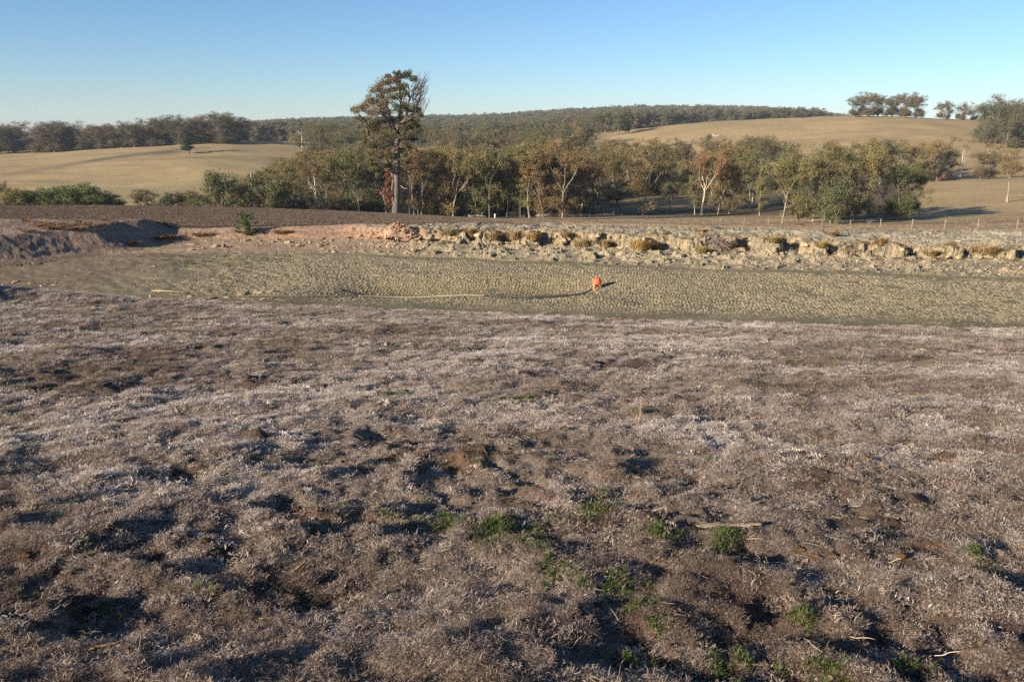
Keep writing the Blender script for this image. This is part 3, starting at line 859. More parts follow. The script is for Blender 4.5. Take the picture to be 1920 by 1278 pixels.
def nrm(v): return v / (np.linalg.norm(v) + 1e-9)
def grow(seed, h, fork=.35, spread=.5, levels=3, r0=.22, stems=1, leaf=.30, per=70, cl=(.9, .55), low=0, kids=(2, 3), lean=.05, tw=True):
    r = np.random.default_rng(seed); mb = MB(); cl_list = []
    def limb(p, d, L, rad, lvl):
        n = 4; P = [p]; dd = d.copy()
        for i in range(n):
            dd = nrm(dd + r.normal(0, .16, 3) + np.array([0, 0, .06]))
            P.append(P[-1] + dd * L / n)
        P = np.array(P); R = np.linspace(rad, rad * .55, n + 1)
        if rad > .018 or tw: mb.tube(P, np.maximum(R, .02), 6 if lvl < 1 else 4, cap=False)
        e = P[-1]
        if lvl >= levels:
            cl_list.append((*e, cl[0] * r.uniform(.7, 1.35), cl[1] * r.uniform(.7, 1.3), r.normal(0, .10)))
            if r.random() < .35:
                q = P[2]; cl_list.append((*q, cl[0] * .7, cl[1] * .7, r.normal(0, .08)))
            return
        for q_ in (1, 3):
            if r.random() < .62:
                a = r.uniform(0, 6.28); d3 = nrm(np.array([math.cos(a), math.sin(a), r.uniform(-.2, .5)]) + dd * .3)
                limb(P[q_], d3, L * r.uniform(.3, .55), rad * .35, levels)
        k = r.integers(kids[0], kids[1] + 1)
        a0 = r.uniform(0, 6.28)
        for j in range(k):
            a = a0 + j * 6.283 / k + r.normal(0, .4)
            th = spread * r.uniform(.6, 1.4) * (.8 if lvl == 0 else 1)
            side = nrm(np.cross(dd, [math.cos(a), math.sin(a), .3])); 
            d2 = nrm(dd * math.cos(th) + side * math.sin(th) + np.array([0, 0, .10]))
            limb(e, d2, L * r.uniform(.55, .85), rad * .55, lvl + 1)
    for s_ in range(stems):
        a = r.uniform(0, 6.28)
        off = np.array([math.cos(a), math.sin(a), 0]) * (.0 if stems == 1 else .4)
        d = nrm(np.array([math.cos(a) * (lean if stems == 1 else .32), math.sin(a) * (lean if stems == 1 else .32), 1]))
        P = [off - np.array([0, 0, .5])]; n = 6; L = h * fork + .5
        for i in range(n):
            d = nrm(d + r.normal(0, .05, 3) + np.array([0, 0, .05])); P.append(P[-1] + d * L / n)
        P = np.array(P); R = r0 * np.array([1.35, 1.05, .95, .88, .82, .76, .7])
        mb.tube(P, R, 7, cap=False)
        k = r.integers(2, 4)
        a0 = r.uniform(0, 6.28); rem = h * (1 - fork)
        for j in range(k):
            a = a0 + j * 6.283 / k + r.normal(0, .3); th = spread * r.uniform(.4, 1.05)
            d2 = nrm(d * math.cos(th) + np.array([math.cos(a), math.sin(a), 0]) * math.sin(th))
            limb(P[-1], d2, rem * r.uniform(.36, .48), r0 * .55, 1)
        limb(P[-1], d, rem * .5, r0 * .55, 1)
        for j in range(low):
            i = r.integers(2, 6); a = r.uniform(0, 6.28)
            d2 = nrm(np.array([math.cos(a), math.sin(a), r.uniform(.2, .9)]))
            limb(P[i], d2, h * r.uniform(.10, .17), r0 * .35, 2)
    C = np.array([c[:3] for c in cl_list]); 
    # bring the top to the asked height
    sc = h / (C[:, 2].max() + cl[1])
    trunk = mb.mesh('trunk', M_bark, True)
    co = np.zeros(len(trunk.vertices) * 3, np.float32); trunk.vertices.foreach_get('co', co); co = co.reshape(-1, 3)
    co[:, 2] *= sc; trunk.vertices.foreach_set('co', co.ravel()); trunk.update()
    cl_list = [(c[0], c[1], c[2] * sc, c[3], c[4], c[5]) for c in cl_list]
    crown = leaf_mesh('crown', cl_list, per, leaf, seed + 1, M_leaf)
    return trunk, crown, h

TALL = [grow(500 + i, 16, fork=.33, spread=.37, r0=.19, per=115, leaf=.27, cl=(1.15, 1.2), low=3) for i in range(8)]
SLIM = [grow(520 + i, 14, fork=.40, spread=.28, r0=.14, per=105, leaf=.26, cl=(.95, 1.1), low=2) for i in range(4)]
FULL = [grow(540 + i, 15, fork=.22, spread=.62, r0=.28, per=125, leaf=.28, cl=(1.35, 1.35), low=13) for i in range(6)]
BUSHY = [grow(560 + i, 6, fork=.16, spread=.7, r0=.11, stems=3, levels=2, per=150, leaf=.19, cl=(.95, .8), low=2) for i in range(5)]
SPREAD = [grow(580 + i, 12, fork=.22, spread=.75, r0=.22, stems=2, per=80, leaf=.23, cl=(.95, .75), low=0) for i in range(4)]
OPEN = [grow(600 + i, 15, fork=.40, spread=.62, r0=.24, per=125, leaf=.25, cl=(1.25, 1.1), low=0) for i in range(4)]

OLIVE = [(.105, .100, .036), (.125, .100, .040), (.095, .095, .040), (.14, .098, .045), (.085, .090, .036), (.13, .112, .04)]
GREENISH = [(.092, .096, .040), (.105, .105, .040), (.12, .112, .044), (.080, .084, .038)]
DARK = [(.075, .072, .038), (.090, .078, .042), (.062, .068, .036), (.105, .082, .046)]
BARKS = [(1, 1, 1), (1.25, 1.2, 1.15), (.6, .55, .5), (1.5, 1.45, 1.35), (.8, .72, .62)]
def put_tree(var, x, y, h, label, group=None, name='gum_tree', col=None, bark=None, cat='tree', z=None, rz=None, wide=1.0):
    tm, cm, h0 = var
    s = h / h0
    root = empty(name, (x, y, (Hs(x, y) if z is None else z)), random.uniform(0, 6.28) if rz is None else rz, s)
    root.scale = (s * wide, s * wide, s)
    t = obj('trunk', tm, root); c = obj('crown', cm, root)
    v = random.uniform(.85, 1.15); cc = col or random.choice(OLIVE)
    c.color = (cc[0] * v, cc[1] * v, cc[2] * v, 1)
    b = bark or random.choice(BARKS); t.color = (*b, 1)
    tag(root, label, cat, group)
    return root
HUE = {}
def hue(c):
    if c[0] >= .125: return 'rusty olive'
    if c[1] > c[0]: return 'greenish'
    return 'dark' if c[0] + c[1] < .17 else 'olive brown'
def stand(n, x0, x1, d0, d1, h0, h1, var, pal, label, group, sep=3.0, hf=None, zf=None, name='gum_tree', tries=40, back=False, fat=1.0):
    placed = []; made = []
    for i in range(n):
        for _ in range(tries):
            px = random.uniform(x0, x1); D = random.uniform(d0, d1) if zf is None else zf(px) + random.uniform(d0, d1)
            x, y, z = col_at(px, D)
            if all((x - a) ** 2 + (y - b) ** 2 > sep * sep for a, b in placed): break
        placed.append((x, y))
        h = random.uniform(h0, h1); c = random.choice(pal)
        size = 'short' if h < h0 + (h1 - h0) * .33 else ('tall' if h > h0 + (h1 - h0) * .7 else 'mid-sized')
        h *= hf(px) if hf else 1
        made.append((px, size, hue(c), put_tree(random.choice(var), x, y, h, label, group, name, c, z=z, wide=random.uniform(.9, 1.2) * fat)))
    made.sort(key=lambda m: -m[0] if back else m[0])
    for i, (px, size, hu, o) in enumerate(made):
        o['label'] = '%s %s gum, %s %s' % (size, hu, ordinal(i + 1), label)
# front of the valley wood, straight trunks behind the fence
stand(34, 775, 1130, 168, 190, 13, 16.5, TALL + SLIM, OLIVE, 'in the front row counting from the lone landmark gum', 'gums in the front row of the valley wood', 3.2)
stand(26, 770, 1180, 192, 245, 15, 18, TALL + FULL, OLIVE + DARK, 'behind the front row counting from the lone landmark gum', 'gums behind the front row of the valley wood', 5)
# slope left of the landmark gum
stand(30, 495, 740, 160, 205, 12, 15, TALL + SPREAD, OLIVE + GREENISH, 'on the slope counting towards the lone landmark gum', 'gums on the slope beneath the landmark gum', 4.5, hf=lambda p: .72 + .28 * min(1, (p - 495) / 130))
stand(22, 520, 790, 215, 290, 14, 18, TALL + FULL, OLIVE, 'on the higher slope counting towards the lone landmark gum', 'gums higher up behind the landmark gum', 6, hf=lambda p: .75 + .25 * min(1, (p - 520) / 120))
stand(13, 385, 520, 155, 190, 6.5, 9, SPREAD + BUSHY, OLIVE + GREENISH, 'at the thin wood edge counting towards the lone landmark gum', 'low gums at the thin edge of the valley wood', 4)
# across the shaded paddock
stand(28, 1120, 1480, 275, 335, 15, 19, TALL + FULL, DARK + OLIVE, 'beyond the shaded paddock counting towards the large clump', 'gums in the wood beyond the shaded paddock', 5)
stand(9, 1240, 1460, 195, 225, 13, 17, TALL, OLIVE, 'among the spaced gums counting towards the large clump', 'slender gums at the open end of the valley wood', 5)
stand(17, 1440, 1760, 265, 320, 12, 16, TALL + FULL, DARK + OLIVE, 'in the hillside belt counting from the dark wood', 'gums in the belt across the hillside', 5)
stand(7, 1735, 1860, 270, 300, 8, 11, FULL, DARK, 'at the thin end of the hillside belt', 'low gums at the thin end of the hillside belt', 4)
# middle-distance wood
stand(38, 800, 1105, 390, 465, 15, 19, FULL + TALL, OLIVE + DARK, 'in the low ridge wood counting towards the bald hill', 'gums on the low ridge beyond the valley', 7)
stand(20, 570, 700, 400, 470, 13, 18, FULL + TALL, DARK + OLIVE, 'on the ridge counting towards the landmark gum', 'dark gums on the ridge over the slope wood', 7)
stand(7, 1105, 1180, 500, 530, 12, 15, TALL, DARK, 'at the ridge end counting towards the bald hill', 'small gums at the end of the ridge', 5)
# skyline row on the left paddock
stand(13, -20, 140, 470, 495, 15, 18, FULL, DARK, 'in the short skyline row counting towards the gap', 'gums in the short skyline row', 5, fat=1.45)
stand(34, 152, 450, 470, 500, 13, 16.5, FULL, DARK, 'in the long skyline row counting from its gap', 'gums in the long dark skyline row', 5, fat=1.45, hf=lambda p: .85 + .3 * min(1, (p - 152) / 200))
# hilltop
stand(11, 1598, 1718, 522, 548, 12, 16.5, FULL, DARK, 'in the isolated clump on top of the bald hill', 'gums in the isolated clump on the bald hill', 6, fat=1.15)
stand(8, 1760, 1850, 560, 600, 8, 13, FULL, DARK, 'on the skyline counting from the hilltop clump', 'gums on the skyline behind the bald hill', 7)
stand(13, 1838, 1955, 400, 470, 17, 23, FULL, DARK, 'in the big clump at the bald hill edge', 'tall gums at the edge of the bald hill', 6)

# the large green clump near the fence
for px, D, h, var, pal, lab in [
    (1490, 137, 14.5, TALL[0], (.115, .112, .042), 'bright olive gum with a reddish trunk at the outer end of the large clump'),
    (1520, 140, 11.5, TALL[2], (.125, .115, .044), 'smaller yellowish gum second in the large clump by the fence'),
    (1548, 144, 15.5, TALL[1], (.125, .105, .04), 'brownish upright gum in the outer half of the large clump'),
    (1570, 150, 16.0, FULL[0], (.10, .094, .040), 'tall dense gum in the middle of the large clump'),
    (1590, 136, 9.0, BUSHY[0], (.08, .086, .038), 'short bushy olive tree at the foot of the large clump'),
    (1602, 142, 12.5, TALL[4], (.105, .10, .042), 'gum with dark twin trunks inside the large clump'),
    (1625, 152, 16.5, TALL[7], (.115, .10, .042), 'tallest gum near the middle of the large clump'),
    (1652, 143, 15.5, TALL[3], (.125, .108, .042), 'bushy-crowned gum past the tall dense one in the large clump'),
    (1680, 150, 14.5, TALL[5], (.085, .09, .032), 'dark leaning gum towards the shaded end of the large clump'),
    (1705, 146, 12.5, FULL[3], (.07, .078, .03), 'low dark gum whose crown droops over its long shadow'),
    (1722, 152, 10.5, FULL[4], (.065, .072, .03), 'outermost dark gum of the large clump above its long shadow'),
    (1610, 158, 15.5, FULL[5], (.09, .09, .034), 'gum half hidden at the back of the large clump'),
    (1535, 156, 14.0, FULL[2], (.08, .085, .034), 'gum behind the brownish one in the large clump')]:
    x, y, z = col_at(px - 24, D)
    put_tree(var, x, y, h * .93, lab, 'gums of the large clump by the fence', col=pal, z=z, wide=.92)
# named single trees
for px, D, h, var, col, bark, lab, wide in [
    (1205, 186, 17.5, TALL[5], (.105, .09, .04), (.7, .62, .5), 'tall bare-trunked gum standing alone in the shaded paddock', 1.1),
    (1316, 178, 14.5, OPEN[2], (.15, .09, .045), (2.2, 2.1, 1.9), 'gum with a bright pale forked trunk and rusty crown', 1.0),
    (1302, 184, 9.5, SLIM[0], (.11, .105, .04), (2.0, 1.9, 1.75), 'thin pale-trunked gum beside the bright forked gum', 1.0),
    (1346, 182, 13.0, TALL[6], (.13, .10, .045), (1.2, 1.1, .95), 'gum with a brown leaning trunk behind the fence', 1.0),
    (1366, 185, 12.5, TALL[3], (.13, .10, .042), (1.5, 1.4, 1.2), 'gum with clustered pale trunks behind the fence', 1.0),
    (1424, 172, 8.0, SLIM[2], (.115, .11, .042), (1.8, 1.7, 1.5), 'small slender gum with a slanting pale trunk', 1.0),
    (1888, 190, 12.8, OPEN[3], (.12, .095, .045), (1.5, 1.35, 1.15), 'single gum with a bare trunk on the open tan slope', 1.0),
    (1858, 345, 11.5, FULL[1], (.10, .085, .045), (1.5, 1.3, 1.1), 'single round gum casting a shadow on the bald hill', .95),
    (1768, 560, 12.5, OPEN[0], (.085, .075, .045), (1.8, 1.7, 1.5), 'pale-limbed spreading gum on the skyline past the bald hill', 1.3),
    (275, 168, 5.6, BUSHY[1], (.13, .10, .05), (1, .9, .8), 'round brownish tree standing apart beyond the dark field', 1.0),
    (12, 150, 6.0, FULL[3], (.075, .075, .042), (.6, .5, .4), 'dark brown tree beyond the dark field at its open end', .8),
    (350, 170, 5.6, BUSHY[3], (.12, .095, .045), (1, .9, .8), 'olive brown tree between two greener ones past the dark field', 1.0),
    (320, 168, 4.8, BUSHY[0], (.065, .085, .035), (.7, .6, .5), 'small dark green tree past the dark field', 1.0),
    (372, 166, 5.2, BUSHY[4], (.13, .11, .045), (.9, .8, .7), 'yellowish low tree where the valley wood begins', 1.0)]:
    x, y, z = col_at(px, D)
    put_tree(var, x, y, h, lab, col=col, bark=bark, z=z, wide=wide)
for px, D, h, col, lab, k, wd in [
    (45, 148, 4.6, (.13, .12, .03), 'yellow-green wattle tree beyond the dark field', 0, 1.1), (66, 149, 4.2, (.045, .062, .026), 'dark green tree tucked beside the yellow-green wattle', 1, .7),
    (88, 152, 5.0, (.105, .105, .042), 'olive wattle tree behind the dark green one', 2, 1.0), (112, 150, 4.8, (.09, .112, .04), 'grey-green wattle tree in the middle of the field-edge thicket', 3, 1.1),
    (138, 150, 5.3, (.095, .115, .04), 'broad grey-green wattle tree in the field-edge thicket', 4, 1.2), (164, 150, 5.7, (.10, .122, .04), 'tallest rounded green wattle in the field-edge thicket', 0, 1.2),
    (186, 151, 4.3, (.075, .09, .036), 'dark lower wattle closing the field-edge thicket', 2, 1.0), (204, 151, 3.4, (.032, .05, .022), 'dark low shrub at the end of the field-edge thicket', 3, .9),
    (222, 152, 2.7, (.030, .048, .02), 'smallest dark shrub past the field-edge thicket', 1, .9)]:
    x, y, z = col_at(px, D)
    put_tree(BUSHY[k], x, y, h, lab, 'trees of the thicket beyond the dark field', name='wattle_tree', col=col, z=z, wide=wd * 1.35, bark=(.6, .5, .4))

# lone pine
def pine():
    r = np.random.default_rng(77); mb = MB(); cl = []
    P = np.array([[.1 * math.sin(t * 3), .1 * math.cos(t * 4), t * 8.3 - .3] for t in np.linspace(0, 1, 9)]); mb.tube(P, np.linspace(.26, .05, 9), 7)
    for i in range(34):
        z = r.uniform(1.0, 7.9); R = (2.9 * (1 - (z / 9.2) ** 1.3) + .35) * r.uniform(.7, 1.05); a = r.uniform(0, 6.28)
        e = np.array([math.cos(a) * R, math.sin(a) * R, z + R * .15]); s_ = np.array([0, 0, z - .2])
        mb.tube(np.array([s_, (s_ + e) / 2 + [0, 0, -.08], e]), [.06, .04, .02], 4)
        for f in (.45, .75, 1): cl.append((*(s_ + (e - s_) * f), .65, .38, r.normal(0, .08)))
    cl.append((0, 0, 8.2, .5, .6, 0))
    return mb.mesh('trunk', M_bark, True), leaf_mesh('crown', cl, 150, .34, 78, M_leaf, -.2), 8.8
x, y, z = col_at(355, 415)
put_tree(pine(), x, y, 10.0, 'lone dark green pine standing on the open paddock hillside', name='pine_tree', col=(.028, .045, .018), z=z, bark=(.5, .4, .35), wide=1.15)
x, y, z = col_at(1172, 500)
put_tree(pine(), x, y, 12, 'small dark pine at the end of the ridge wood', name='pine_tree', col=(.02, .032, .018), z=z, bark=(.4, .35, .3), wide=.8)
PINE_T = None

# dead pale trees
M_deadwood = simple('dead_wood', (.52, .46, .38), scale=1.5, var=(.7, 1.15), rough=.9, stretch=(3, 3, .6))
def dead_tree(seed, h, px, D, label, r0=.3):
    r = np.random.default_rng(seed); mb = MB()
    P = np.array([[.35 * math.sin(t * 2.2), .2 * t, t * h - .3] for t in np.linspace(0, 1, 9)]); mb.tube(P, np.linspace(r0, .06, 9), 7)
    x, y, z = col_at(px, D); root = empty('dead_tree', (x, y, z), r.uniform(0, 6)); tag(root, label, 'dead tree')
    obj('trunk', mb.mesh('trunk', M_deadwood, True), root)
    for i in range(7):
        k = r.integers(3, 9); a = r.uniform(0, 6.28); L = h * r.uniform(.12, .28); mb2 = MB()
        d = np.array([math.cos(a), math.sin(a), r.uniform(.3, 1.1)]); s_ = P[k]
        Q = [s_]
        for j in range(4):
            d = nrm(d + r.normal(0, .25, 3)); Q.append(Q[-1] + d * L / 4)
        mb2.tube(np.array(Q), np.linspace(r0 * .35, .03, 5), 5)
        d3 = nrm(d + r.normal(0, .6, 3)); mb2.tube(np.array([Q[2], Q[2] + d3 * L * .35, Q[2] + d3 * L * .6 + [0, 0, .2]]), [.05, .04, .02], 4)
        obj('branch', mb2.mesh('branch', M_deadwood, True), root)
dead_tree(31, 13.0, 567, 445, 'bleached dead trunk rising from the ridge above the slope wood', .5)
dead_tree(32, 11.0, 1800, 285, 'bleached dead trunk at the thin end of the hillside belt', .24)
dead_tree(33, 8.5, 480, 160, 'white-limbed dead tree at the edge of the slope wood', .22)
dead_tree(34, 9.0, 767, 172, 'white forked dead tree close beside the landmark gum', .25)
dead_tree(35, 9.0, 596, 165, 'pale dead tree inside the slope wood', .25)
dead_tree(36, 8.0, 1410, 215, 'pale twiggy dead tree before the large clump', .2)

# ------------------------------------------------------------------ the landmark gum
def landmark():
    D = 130.0; X0, Y0, Z0 = col_at(742, D)
    def q(px, py, dy=0.0):   # local coordinates of a picture point near the trunk plane
        p = at_depth(px, py, D + dy); return np.array([p[0] - X0, dy, p[2] + CZ - Z0])
    r = np.random.default_rng(901); mb = MB()
    root = empty('landmark_gum_tree', (X0, Y0, Z0)); root.name = 'tall_gum_tree'
    tag(root, 'huge lone gum with a thick bare trunk rising at the dark field edge', 'tree')
    axis = [q(742, 402) - [0, 0, .8], q(742, 396), q(743, 380), q(744, 350), q(744, 320), q(745, 290), q(744, 268), q(746, 250, .2), q(748, 232, .3), q(750, 214, .3), q(752, 195, .2), q(750, 175), q(748, 158), q(750, 146)]
    axis = np.array(axis)
    rad = .74 * np.array([1.05, .86, .72, .66, .64, .62, .58, .46, .38, .32, .25, .18, .12, .06])
    mb.tube(axis, rad, 12)
    # second stem from low on the trunk
    st = np.array([q(741, 350), q(737, 330), q(731, 312), q(722, 297, -.5), q(712, 282, -.8), q(700, 268, -1), q(690, 255, -1)])
    mb.tube(st, [.34, .32, .28, .23, .19, .14, .06], 8)
    leaders = [np.array([q(745, 262), q(738, 240, .5), q(730, 215, .8), q(722, 190, 1), q(712, 168, 1)]),
               np.array([q(746, 250), q(757, 232, -.5), q(764, 208, -1), q(768, 185, -1), q(766, 160, -1)]),
               np.array([q(747, 240), q(762, 228, 1), q(776, 212, 1.5), q(785, 192, 1.6), q(790, 172, 1.4)]),
               np.array([q(745, 255), q(735, 232, -1.5), q(718, 214, -2.5), q(700, 200, -3), q(685, 192, -3)])]
    for L in leaders: mb.tube(L, np.linspace(.30, .07, 5), 7)
    skel = np.concatenate([axis[6:], st[2:]] + leaders)
    def connect(c, r0=.07, lim=9):
        d = skel - c; dd = np.linalg.norm(d, axis=1) + np.maximum(0, skel[:, 2] - c[2] + .6) * 3
        a = skel[np.argmin(dd)]
        m1 = a + (c - a) * .4 + np.array([0, 0, .10 * np.linalg.norm(c - a)]) + r.normal(0, .15, 3)
        m2 = a + (c - a) * .75 + np.array([0, 0, .06 * np.linalg.norm(c - a)]) + r.normal(0, .12, 3)
        mb.tube(np.array([a, m1, m2, c]), [r0 * 1.6, r0 * 1.1, r0 * .7, r0 * .35], 5, cap=False)
    CL = [(670, 207, 11), (678, 202, 9), (690, 196, 10), (696, 185, 10), (700, 172, 11), (708, 163, 11), (717, 158, 11), (728, 155, 11), (738, 152, 10), (748, 147, 9), (757, 141, 8), (766, 139, 8), (772, 148, 8),
          (727, 143, 5), (744, 138, 5), (712, 178, 12), (724, 172, 11), (735, 168, 10), (747, 165, 9), (757, 160, 9), (704, 195, 12), (716, 192, 12), (728, 188, 10), (741, 184, 9), (752, 180, 9), (760, 172, 8),
          (692, 210, 11), (703, 214, 12), (715, 210, 13), (728, 208, 11), (742, 202, 10), (756, 198, 10), (766, 205, 10), (774, 200, 8), (783, 207, 8), (787, 218, 8), (776, 222, 10), (765, 226, 11), (752, 222, 11),
          (736, 226, 12), (722, 226, 13), (707, 230, 13), (694, 228, 11), (684, 236, 10), (696, 244, 12), (710, 247, 13), (724, 244, 12), (738, 246, 10), (756, 240, 11), (768, 240, 10), (778, 234, 9), (784, 243, 7),
          (686, 252, 9), (700, 260, 12), (714, 264, 12), (728, 262, 10), (760, 256, 10), (770, 252, 9), (774, 262, 7), (692, 272, 9), (706, 276, 11), (719, 280, 10), (730, 276, 8), (762, 270, 9), (768, 276, 6), (756, 282, 6),
          (694, 286, 8), (707, 292, 9), (718, 296, 8), (728, 292, 7), (700, 304, 7), (713, 308, 7), (724, 312, 6), (760, 292, 5), (688, 298, 8), (697, 318, 7), (709, 324, 7), (731, 318, 6), (765, 300, 6), (680, 268, 8), (676, 222, 8)]
    green, brown = [], []
    for px, py, rr in CL:
        for k in range(3):
            dy = r.normal(0, 1.7) * min(1, (py - 125) / 60); c = q(px + r.normal(0, 2.5), py + r.normal(0, 2.5), dy)
            m = rr * .0857
            item = (*c, m * 1.0, m * .85, r.normal(-.08 if px > 755 and py > 195 else .04, .08))
            (brown if ((px < 740 and py < 215 and r.random() < .32) or r.random() < .07) else green).append(item)
            if r.random() < .5: connect(c)
    for i in range(75):    # bare twigs on the upper edge towards the light
        b0 = r.random(); s_ = q(768 + 20 * r.random(), 225 - 60 * b0, r.normal(0, 1.2))
        e = s_ + np.array([r.uniform(.1, 1.9), r.normal(0, .7), r.uniform(.8, 3.0)])
        m = (s_ + e) / 2 + r.normal(0, .12, 3) + [0.12, 0, -.12]
        mb.tube(np.array([s_, m, e]), [.05, .03, .012], 4, cap=False)
        for j in range(3):
            f = m + (e - m) * r.random(); mb.tube(np.array([f, f + np.array([r.normal(.15, .3), r.normal(0, .2), r.uniform(.3, .9)])]), [.022, .01], 3, cap=False)
        if i % 4 == 0: connect(s_, .05)
    for a, b in (((748, 232), (771, 222)), ((746, 262), (757, 246)), ((735, 240), (722, 222))):   # pale broken limbs
        mb.tube(np.array([q(*a, -1), (q(*a, -1) + q(*b, -2.6)) / 2 + [0, 0, .1], q(*b, -2.6)]), [.2, .16, .08], 6)
    t = obj('trunk', mb.mesh('trunk', M_bark, True), root); t.color = (.6, .58, .58, 1)
    c = obj('crown', leaf_mesh('crown', green, 210, .20, 902, M_leaf, .4), root); c.color = (.085, .078, .036, 1)
    c = obj('rusty_foliage', leaf_mesh('rusty_foliage', brown, 210, .20, 903, M_leaf, .4), root); c.color = (.13, .078, .038, 1)
    c['label'] = 'rusty brown leaves among the green crown'
    dead = []
    for px, py, rr in [(727, 372, 8), (723, 362, 8), (728, 354, 8), (726, 345, 6), (730, 334, 5), (724, 330, 4), (727, 380, 6), (733, 365, 6)]:
        p = q(px, py, -.3); dead.append((*p, rr * .08, rr * .09, 0))
        mb3 = MB()
    c = obj('epicormic_shoots', leaf_mesh('epicormic_shoots', dead, 260, .2, 904, M_leaf, .2), root); c.color = (.15, .062, .034, 1)
    c['label'] = 'rust red clump of dead leaves hanging against the trunk'
    mb3 = MB(); mb3.tube(np.array([q(741, 392), q(737, 378, -.3), q(735, 355, -.4), q(737, 335, -.2), q(742, 322)]), [.16, .14, .12, .12, .1], 6)
    s3 = obj('dead_stem', mb3.mesh('dead_stem', M_bark, True), root); s3.color = (1.3, 1.1, .95, 1)
landmark()

# ------------------------------------------------------------------ far woodland (reads as one mass)
def joined(var, s=1.0):
    tm, cm, h0 = var
    V1 = np.zeros(len(cm.vertices) * 3, np.float32); cm.vertices.foreach_get('co', V1); V1 = V1.reshape(-1, 3)
    F1 = np.arange(len(V1)).reshape(-1, 4)
    keep = np.arange(0, len(F1), 3)                       # far away: a third of the leaves, larger
    Vk = V1.reshape(-1, 4, 3)[keep]; c = Vk.mean(1, keepdims=True); Vk = c + (Vk - c) * 2.1
    me = mesh_np('far_tree', Vk.reshape(-1, 3), np.arange(len(Vk) * 4).reshape(-1, 4), M_far)
    leaf_attr(me, np.repeat(np.random.default_rng(3).random(len(Vk)), 4))
    return me
M_far = inst_tint_mat('far_foliage', [(0, (.08, .085, .045)), (.4, (.11, .105, .055)), (.75, (.15, .12, .065)), (1, (.17, .155, .08))], trans=.1)
n = 15000
D = np.exp(RNG.uniform(math.log(640), math.log(2050), n)); u = RNG.uniform(-.75, .75, n)
x, y = u * D, D
k = fbm(x / 160, y / 55, 80, 3) < .36
k &= ~((u > .15) & (D < 720) & (u < .45)); k &= ~((u > .37) & (D < 1400))
x, y = x[k], y[k]; n = len(x); s = RNG.uniform(.75, 1.2, n)
scatter('distant_woodland', np.stack([x, y, H(x, y) - .5], 1), np.stack([0 * x, 0 * x, RNG.uniform(0, 6.28, n)], 1), np.stack([s * 1.25, s * 1.25, s * .95], 1), RNG.random(n), [joined(v) for v in FULL + TALL[:4]])
# undergrowth and back rows inside the valley wood
n = 700
px = RNG.uniform(480, 1500, n); D = np.where(px < 740, RNG.uniform(175, 330, n), RNG.uniform(205, 330, n)); x = (px - 960) / FPX * D; y = D
k = ~((px > 1100) & (px < 1400) & (D < 275)) & ~((px > 1120) & (D < 270))
x, y = x[k], y[k]; n = len(x); s = RNG.uniform(.45, 1.0, n)
M_under = inst_tint_mat('undergrowth', [(0, (.06, .062, .03)), (.5, (.09, .085, .036)), (1, (.12, .10, .05))], trans=.1)
def under(var):
    me = var[1].copy(); me.materials.clear(); me.materials.append(M_under); return me
scatter('undergrowth', np.stack([x, y, H(x, y) - .6], 1), np.stack([0 * x, 0 * x, RNG.uniform(0, 6.28, n)], 1), np.stack([s, s, s * .75], 1), RNG.random(n), [under(v) for v in BUSHY])

# ------------------------------------------------------------------ tussocks on the bank
M_tus = simple('tussock_straw', (.34, .25, .13), scale=6, var=(.7, 1.25), objcol=True)
def tussock(name, px, py, w, h, col, label, group=None, n=260, seed=0, cat='tussock', fl=0.15, dy=0.0, bw=.012):
    x, y, z = ground_at(px, py); y += dy; z = Hs(x, y)
    r = np.random.default_rng(1000 + seed); V = []; F = []
    for i in range(n):
        a = r.uniform(0, 6.28); q_ = math.sqrt(r.random()) * .55; b = np.array([math.cos(a) * q_ * w, math.sin(a) * q_ * w * .7, -.03])
        lean = np.array([math.cos(a), math.sin(a) * .8, 0]) * q_ * .9 + r.normal(0, .2, 3) * [1, 1, 0]
        L = h * r.uniform(.55, 1.1) * (1 - .35 * q_)
        p1 = b + np.array([lean[0] * w * .35, lean[1] * w * .35, L * .6]); p2 = p1 + np.array([lean[0] * w * .55, lean[1] * w * .55, L * (.4 - fl * r.random() * 2)])
        s_ = np.array([math.cos(a + 1.5), math.sin(a + 1.5), 0]) * bw * r.uniform(.7, 1.4)
        k = len(V); V += [b - s_, b + s_, p1 + s_, p1 - s_, p2]; F += [(k, k + 1, k + 2), (k, k + 2, k + 3), (k + 3, k + 2, k + 4)]
    me = mesh_np(name, np.array(V), np.array(F), M_tus)
    o = obj(name, me, loc=(x, y, z)); o.color = (*col, 1); tag(o, label, cat, group); return o
i = 0
